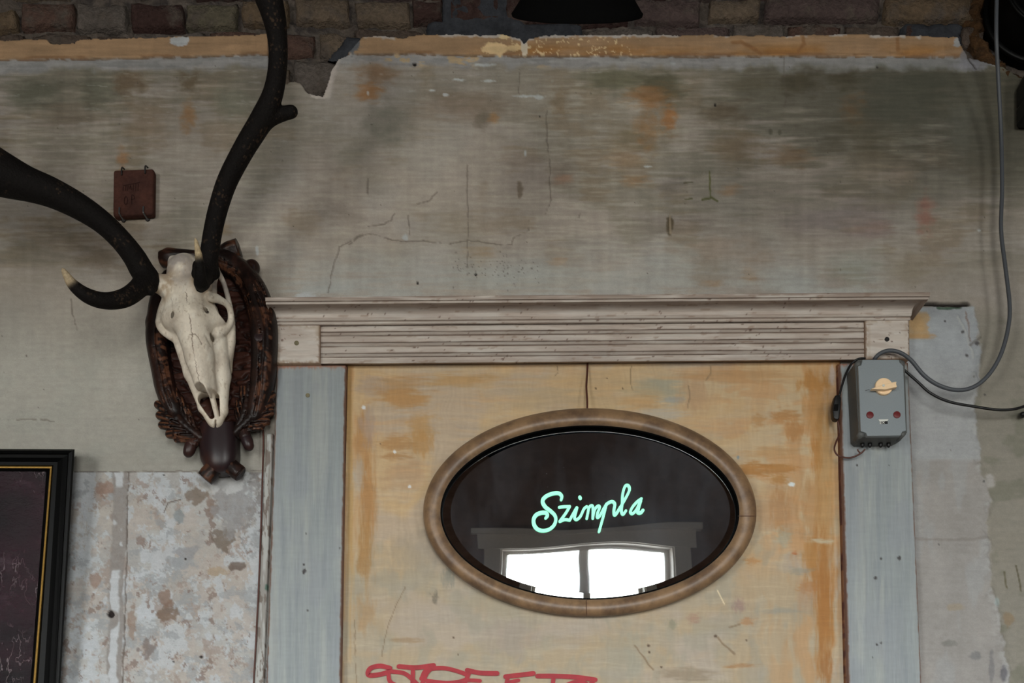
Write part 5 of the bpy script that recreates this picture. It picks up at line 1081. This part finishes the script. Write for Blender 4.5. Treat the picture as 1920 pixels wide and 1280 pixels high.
# ---------------------------------------------------------------- oval mirror
MIR = empty('oval_mirror', V(1106, 1150, 0)); tag(MIR, 'oval mirror in a rounded bronze-brown frame with glowing green script', 'mirror')
LEAN = math.tan(math.radians(3.6)); ZB = float(P(1106, 1156, 0)[2])
def MT(x, y, off): return TP(x, y, off, ZB, .008, LEAN)
def mirror():
    cx, cy = 1106, 960.5; n = 160; t = np.arange(n) * 2 * math.pi / n
    out = (312.5, 195.5); inn = (277.5, 160.5)
    prof = [(0, -.004), (0, .006)] + [(.5 - .5 * math.cos(a), .006 + .022 * math.sin(a) ** .8) for a in np.linspace(.05, math.pi - .58, 14)]
    vs = []
    for s, o in prof:
        a, b = out[0] + (inn[0] - out[0]) * s, out[1] + (inn[1] - out[1]) * s; vs.append(MT(cx + a * np.cos(t), cy + b * np.sin(t), o))
    fr = link('frame', mesh_np('frame', np.vstack(vs), grid_quads(len(prof), n, wrap=True)[:, ::-1]), M_bronze, MIR)
    vs = [MT(cx + (out[0] + (inn[0] - out[0]) * s_) * np.cos(t), cy + (out[1] + (inn[1] - out[1]) * s_) * np.sin(t), o) for s_, o in [(.5 - .5 * math.cos(a), .006 + .022 * math.sin(a) ** .8) for a in np.linspace(math.pi - .58, math.pi - .25, 6)] + [(1.0, .009), (1.02, .0)]]
    link('rebate', mesh_np('rebate', np.vstack(vs), grid_quads(8, n, wrap=True)[:, ::-1]), M_matte, MIR)
    fr['label'] = 'bronze-brown rounded oval frame with a fine joint at the right'
    for ang in (0.035, 1.59):                            # joints of the frame segments
        pts = []
        for s in np.linspace(.02, .98, 9):
            a, b = out[0] + (inn[0] - out[0]) * s, out[1] + (inn[1] - out[1]) * s; an = math.pi * np.clip(s, 0, 1)
            pts.append(MT(cx + a * math.cos(ang + .006 * s), cy + b * math.sin(ang + .006 * s), .0062 + .022 * math.sin(math.acos(1 - 2 * s)) ** .8))
        tube('frame_joint', np.array(pts), .0007, M_brownwire, MIR, 6)
    # glass: flat field slightly domed, then the ground bevel
    gi = (262.0, 150.0); ge = (280.0, 163.0); R = np.concatenate([[.001], np.linspace(.08, 1, 24)]); vs = []
    for r in R: vs.append(MT(cx + 1 + gi[0] * r * np.cos(t), cy + 1 + gi[1] * r * np.sin(t), .010 - .0022 * r ** 2))
    link('mirror_glass', mesh_np('mirror_glass', np.vstack(vs), grid_quads(len(R), n, wrap=True)[:, ::-1]), M_mirror, MIR)
    vs = [MT(cx + 1 + (gi[0] + (ge[0] - gi[0]) * s) * np.cos(t), cy + 1 + (gi[1] + (ge[1] - gi[1]) * s) * np.sin(t), .0078 - .0016 * s) for s in (0, .5, 1)]
    link('bevel', mesh_np('bevel', np.vstack(vs), grid_quads(3, n, wrap=True)[:, ::-1]), M_bevel, MIR)
    # lettering
    L = lambda pts: [(960 + x / 6.857, 880 + y / 6.857) for x, y in pts]
    S = [(L([(632, 385), (640, 340), (605, 303), (540, 302), (460, 328), (405, 372), (396, 420), (430, 478), (500, 533), (550, 585), (564, 645), (540, 712), (480, 765), (400, 783), (330, 765), (287, 712), (278, 640), (312, 580), (380, 552), (438, 556), (455, 590), (432, 622)]), [5, 6, 6.5, 6.5, 7, 7, 6.5, 6, 6, 6, 6.5, 7, 7, 7, 7, 6.5, 5]),
         (L([(608, 482), (670, 474), (742, 472)]), 5), (L([(742, 474), (690, 560), (615, 662)]), 5), (L([(615, 664), (680, 640), (742, 648)]), 5),
         (L([(742, 648), (790, 560), (836, 484), (818, 560), (806, 620), (832, 640), (880, 598), (925, 505), (960, 474)]), 5), (L([(872, 352), (880, 366)]), 6),
         (L([(962, 626), (975, 560), (990, 490), (1015, 462), (1040, 480), (1040, 625)]), 5), (L([(1042, 600), (1065, 510), (1105, 466), (1128, 482), (1100, 560), (1098, 612), (1130, 590), (1185, 490)]), 5),
         (L([(1215, 440), (1175, 600), (1120, 795)]), 5), (L([(1185, 500), (1220, 440), (1285, 408), (1322, 440), (1312, 520), (1318, 580), (1345, 560), (1395, 478)]), 5.4),
         (L([(1395, 480), (1470, 350), (1512, 255), (1495, 202), (1455, 212), (1425, 310), (1418, 430), (1408, 530), (1428, 572), (1465, 528)]), 5), (L([(1664, 372), (1605, 415), (1550, 480), (1524, 540), (1552, 562), (1605, 505), (1664, 372)]), 5), (L([(1655, 400), (1630, 480), (1620, 545), (1655, 552), (1684, 522)]), 6)]
    S = [([(x, y) for x, y in s], w_) for s, w_ in S]
    le = ribbon_prism('lit_lettering', S, lambda x, y, off: MT(x, y, .0118 + off), M_neon, MIR, .0005); le['label'] = 'glowing pale green script reading Szimpla'
    # supply cord up to the lintel
    pts = spline([(1102, 679), (1101, 700), (1099.5, 725), (1101, 750), (1101, 766), (1101, 772)], 6)
    w_ = P(pts[:, 0], pts[:, 1], np.interp(pts[:, 1], [679, 766, 772], [.010, .036, .030])); tube('hanging_cord', w_, .0019, M_brownwire, MIR, 8)['label'] = 'thin brown cord from lintel to frame'
mirror()

# ---------------------------------------------------------------- switch box and its wires
BX = empty('switch_box', V(1650, 760, .028)); tag(BX, 'grey metal switch box with cream rotary knob and two red discs', 'switch box')
lid = [(1617, 674), (1686, 674), (1687, 679), (1694, 686), (1699, 807), (1692, 809), (1689, 816), (1626, 817), (1624, 811), (1614, 808), (1609, 686), (1615, 684)]
px_prism('lid', lid, .078, .088, M_boxpaint, BX, .0012, 2)['label'] = 'smooth blue grey lid'
body = [(1609, 674), (1693, 674), (1700, 680), (1704, 811), (1690, 818), (1616, 819), (1610, 813), (1603, 680)]
px_prism('body', [(x + (0 if x < 1650 else -3), y) for x, y in body], .0282, .078, M_boxbody, BX, .0016, 2)['label'] = 'darker grey body behind the lid'
for (x, y) in [(1616, 812), (1694, 811), (1611, 680), (1692, 680)]:
    a = P(x, y, .086); tube('corner_post', np.array([a + [0, .030, 0], a + [0, .002, 0]]), .0058, M_boxbody, BX, 14)
screw(P(1606.5, 824.5, .055) * [1, 1, 1], .0044, BX, M_steel)
kn = disc('knob', P(1656, 726, .0882), .0165, .006, M_cream, BX, 40); kn['label'] = 'round cream knob'
bm = bmesh.new(); hp = [(1633.5, 728.5), (1660, 719), (1681.5, 714.5), (1680.5, 719), (1682.5, 725), (1660, 729.5)]
prism(bm, [P(x, y, .104) for x, y in hp], [P(x, y, .104) * [1, 0, 1] + [0, -.0935, 0] for x, y in hp]); bevel(bm, .0012, 2)
link('pointer', bm_mesh('pointer', bm), M_cream, kn)
disc('pointer_pin', P(1656.5, 722.5, .1042), .0024, .0006, M_white, kn, 16)
for (x, y) in [(1631, 778), (1681.5, 777.5)]: disc('indicator_disc', P(x, y, .0882), .0068, .0015, M_red, BX, 28, dome=.0006)['label'] = 'dark red round disc'
rp_ = px_prism('rating_plate', [(1647, 786), (1666, 785.5), (1664, 789), (1649, 789.5)], .088, .0892, M_white, BX)
px_prism('counter_cell', [(1649.5, 789.2), (1653, 789), (1653, 794.5), (1649.8, 794.7)], .088, .0889, M_white, BX)
px_prism('counter_cell', [(1653.2, 789), (1659.5, 788.9), (1659.5, 794.5), (1653.2, 794.6)], .088, .0889, M_black, BX); px_prism('counter_cell', [(1659.7, 789), (1664.5, 788.9), (1664.5, 794.3), (1659.7, 794.4)], .088, .0889, M_black, BX)
B3 = lambda x, y, off: P(x, y, .0884 + off)
ribbon_prism('counter_marks', [([(1650.6, 790), (1650.7, 793.6)], .7), ([(1652.2, 790), (1652.2, 793.6)], .7)], lambda x, y, o: P(x, y, .0889 + o), M_black, BX, .0002)
ribbon_prism('counter_marks', [([(1654.4, 790), (1658.4, 793.6)], .9), ([(1658.4, 790), (1654.4, 793.6)], .9)], lambda x, y, o: P(x, y, .0889 + o), M_white, BX, .0002)
ribbon_prism('scored_mark', [([(1622.5, 732), (1630, 730)], .9)], lambda x, y, o: P(x, y, .0880 + o), M_black, BX, .0003)
for x in (1617, 1631, 1651, 1666):
    a = P(x, 834, .046); tube('cable_gland', np.array([a + [0, 0, .006], a, a + [0, 0, -.003], a + [0, 0, -.005]]), [.0040, .0040, .0032, .0015], M_black, BX, 14)
gc = tube('cable', pxpath([(1632, 690, .034), (1637, 680, .040), (1642, 670, .052), (1652, 661.5, .054), (1668, 657, .055), (1688, 661, .055), (1708, 675, .052), (1732, 703, .048), (1758, 721, .046), (1788, 730.5, .046), (1815, 729, .046), (1840, 716, .046), (1863, 690, .048), (1880, 655, .050), (1891, 610, .050), (1893, 570, .050), (1885, 500, .048), (1877, 430, .046), (1879, 350, .046), (1877, 250, .048), (1872, 150, .075), (1868, 60, .11), (1870, -40, .10), (1874, -140, .06)], 10), .0039, M_greycable, None, 12)
tag(gc, 'grey cable looping from the switch box up to the ceiling', 'cable')
bc_ = tube('cable', pxpath([(1690, 690, .045), (1697, 695, .046), (1720, 715, .046), (1745, 737, .046), (1780, 753, .046), (1830, 762.5, .044), (1870, 768, .042), (1900, 767, .04), (1925, 760, .036), (1980, 742, .03), (2060, 700, .02)], 10), .0026, M_black, None, 10)
tag(bc_, 'thin black cable sagging from the switch box to the right', 'cable')
SW = empty('cord_switch', V(1569, 762, .03)); tag(SW, 'black inline cord switch hanging left of the grey box', 'switch')
bm = bmesh.new(); o = [(1566, 741), (1570, 739.5), (1575, 740.5), (1577.5, 745), (1576.5, 765), (1574, 784), (1571, 786.5), (1565, 785), (1562.5, 780), (1561, 765), (1564, 748)]
prism(bm, [P(x, y, .046) for x, y in o], [P(x, y, .046) * [1, 0, 1] + [0, -.030, 0] for x, y in o]); bevel(bm, .003, 3); link('switch_body', bm_mesh('switch_body', bm, True), M_black, SW)
px_prism('rocker', [(1565, 757), (1572.5, 757), (1571.5, 769), (1563.5, 769)], .044, .049, M_blackpaint, SW, .001)
tube('lead', pxpath([(1622, 671.5, .04), (1610, 672.5, .042), (1597, 681, .04), (1587, 699, .04), (1579, 722, .039), (1573.5, 742, .038)], 8), .0022, M_black, SW, 8)
tube('brown_lead', pxpath([(1569, 784, .038), (1573, 800, .034), (1573, 815, .032), (1567, 830, .034), (1564.5, 843, .036), (1572, 854, .038), (1590, 858, .040), (1604, 855, .042), (1616, 848, .046), (1622, 842, .048)], 8), .0017, M_brownwire, SW, 8)['label'] = 'thin brown loop of wire below'
tube('brown_lead', pxpath([(1608, 842, .046), (1609, 845, .046), (1614, 850, .045)], 6), .0015, M_brownwire, SW, 8)
st = tube('wall_peg', np.array([P(1918, 777, .0), P(1918, 777, .02), P(1917, 776, .026)]), [.006, .006, .003], M_black, None, 12); tag(st, 'tiny black peg in the plaster under the black cable', 'peg')
jw = tube('wire', pxpath([(493, 800, .013), (494, 830, .014), (492, 900, .014), (489, 1000, .014), (485, 1100, .014), (480, 1200, .014), (474, 1320, .014), (462, 1640, .014)], 6), .0017, M_brownwire, None, 8); tag(jw, 'thin brownish wire running down beside the left door casing', 'wire')

# ---------------------------------------------------------------- pipe, foam, speaker, lamp at the top
PI_ = empty('vent_pipe', V(1935, 32, 0)); tag(PI_, 'fat black vent pipe sticking out of the brickwork at the corner', 'pipe')
def ringtube(name, cx, cy, prof, mat, parent, n=48):
    c = P(cx, cy, 0); t = np.arange(n) * 2 * math.pi / n; vs = [np.stack([c[0] + r * np.cos(t), np.full(n, -d), c[2] + r * np.sin(t)], 1) for d, r in prof]
    return link(name, mesh_np(name, np.vstack(vs), grid_quads(len(prof), n, wrap=True)), mat, parent)
ringtube('pipe_wall', 1940, 32, [(-.03, .100), (.0, .100), (.075, .100), (.088, .097), (.088, .085), (.02, .083)], M_blackpaint, PI_)
ringtube('rolled_rim', 1940, 32, [(.083, .1005), (.0845, .1035), (.088, .104), (.0905, .1025), (.0905, .0985), (.088, .096)], M_steel if False else M_blackpaint, PI_)
ringtube('wall_collar', 1940, 32, [(.0, .1005), (.001, .108), (.006, .109), (.009, .107), (.009, .1)], M_blackpaint, PI_)
ringtube('damper_plate', 1940, 32, [(.03, .0845), (.034, .06), (.036, .02), (.036, .001)], M_blackpaint, PI_)
fo = lumpy('expanding_foam', lambda X, Y: 16 - np.abs(np.hypot(X - 1940, (Y - 32)) - 108 ) + np.where(X > 1890, -12, 0), np.arange(1790, 2100, 4.0), np.arange(-120, 190, 4.0), -.002, .045, 105, M_foam, wall)
fo['kind'] = 'structure'
SPK = empty('wall_speaker', V(1940, 195, 0)); tag(SPK, 'black box speaker at the right picture edge under the vent pipe', 'speaker')
px_prism('cabinet', [(1933, 122), (2010, 122), (2010, 216), (1925, 216), (1922, 213), (1922, 183), (1924, 180), (1922, 177), (1922, 144)], .012, .05, M_black, SPK, .003, 2)
px_prism('grille', [(1942, 132), (2002, 132), (2002, 206), (1934, 206), (1932, 150)], .046, .054, M_blackpaint, SPK, .002, 2)
px_prism('bracket', [(1955, 165), (1985, 165), (1985, 190), (1955, 190)], -.002, .014, M_dkiron, SPK)
LP = empty('spot_lamp', V(1080, -60, .6)); tag(LP, 'black conical lampshade tilted in front of the topmost bricks', 'lamp')
c0 = P(1082, 30, .60); rad = float(P(1204, 30, .60)[0] - c0[0]); n = 64; t = np.arange(n) * 2 * math.pi / n
vd = c0 - CAM; vd /= np.linalg.norm(vd); ax = np.array([0, -vd[2], vd[1]]); ax /= np.linalg.norm(ax); ax = ax - .10 * vd; ax /= np.linalg.norm(ax)   # shade axis, swung so that the rim is seen almost edge-on
e1 = np.array([1.0, 0, 0]); e2 = np.cross(ax, e1)
def lathe(name, prof, mat, smooth=True): return link(name, mesh_np(name, np.vstack([c0 + ax * h + r * (np.cos(t)[:, None] * e1 + np.sin(t)[:, None] * e2) for r, h in prof]), grid_quads(len(prof), n, wrap=True), smooth=smooth), mat, LP)
lathe('lamp_shade', [(rad, 0), (rad * 1.01, .003), (rad * .98, .006), (rad * .50, .066), (rad * .34, .082), (rad * .30, .088), (rad * .28, .14), (.012, .146), (.010, .142), (rad * .26, .137), (rad * .28, .086), (rad * .48, .062), (rad * .965, .003), (rad, 0)], M_matte)
lathe('light_bulb', [(.001 + .024 * math.sin(q), .058 + .026 * math.cos(q)) for q in np.linspace(0, math.pi, 10)], M_white)
lathe('lamp_holder', [(.001, .07), (.015, .071), (.015, .137), (.001, .138)], M_black)
top = c0 + ax * .146
tube('lamp_cord', spline([top, top + ax * .03, top + [0, -.02, .08], [top[0], top[1] - .02, 3.9], [top[0], top[1] - .02, CEIL]], 8), .004, M_black, LP, 10)
tube('ceiling_rose', np.array([[top[0], top[1] - .02, CEIL - .03], [top[0], top[1] - .02, CEIL]]), [.03, .045], M_black, LP, 20)
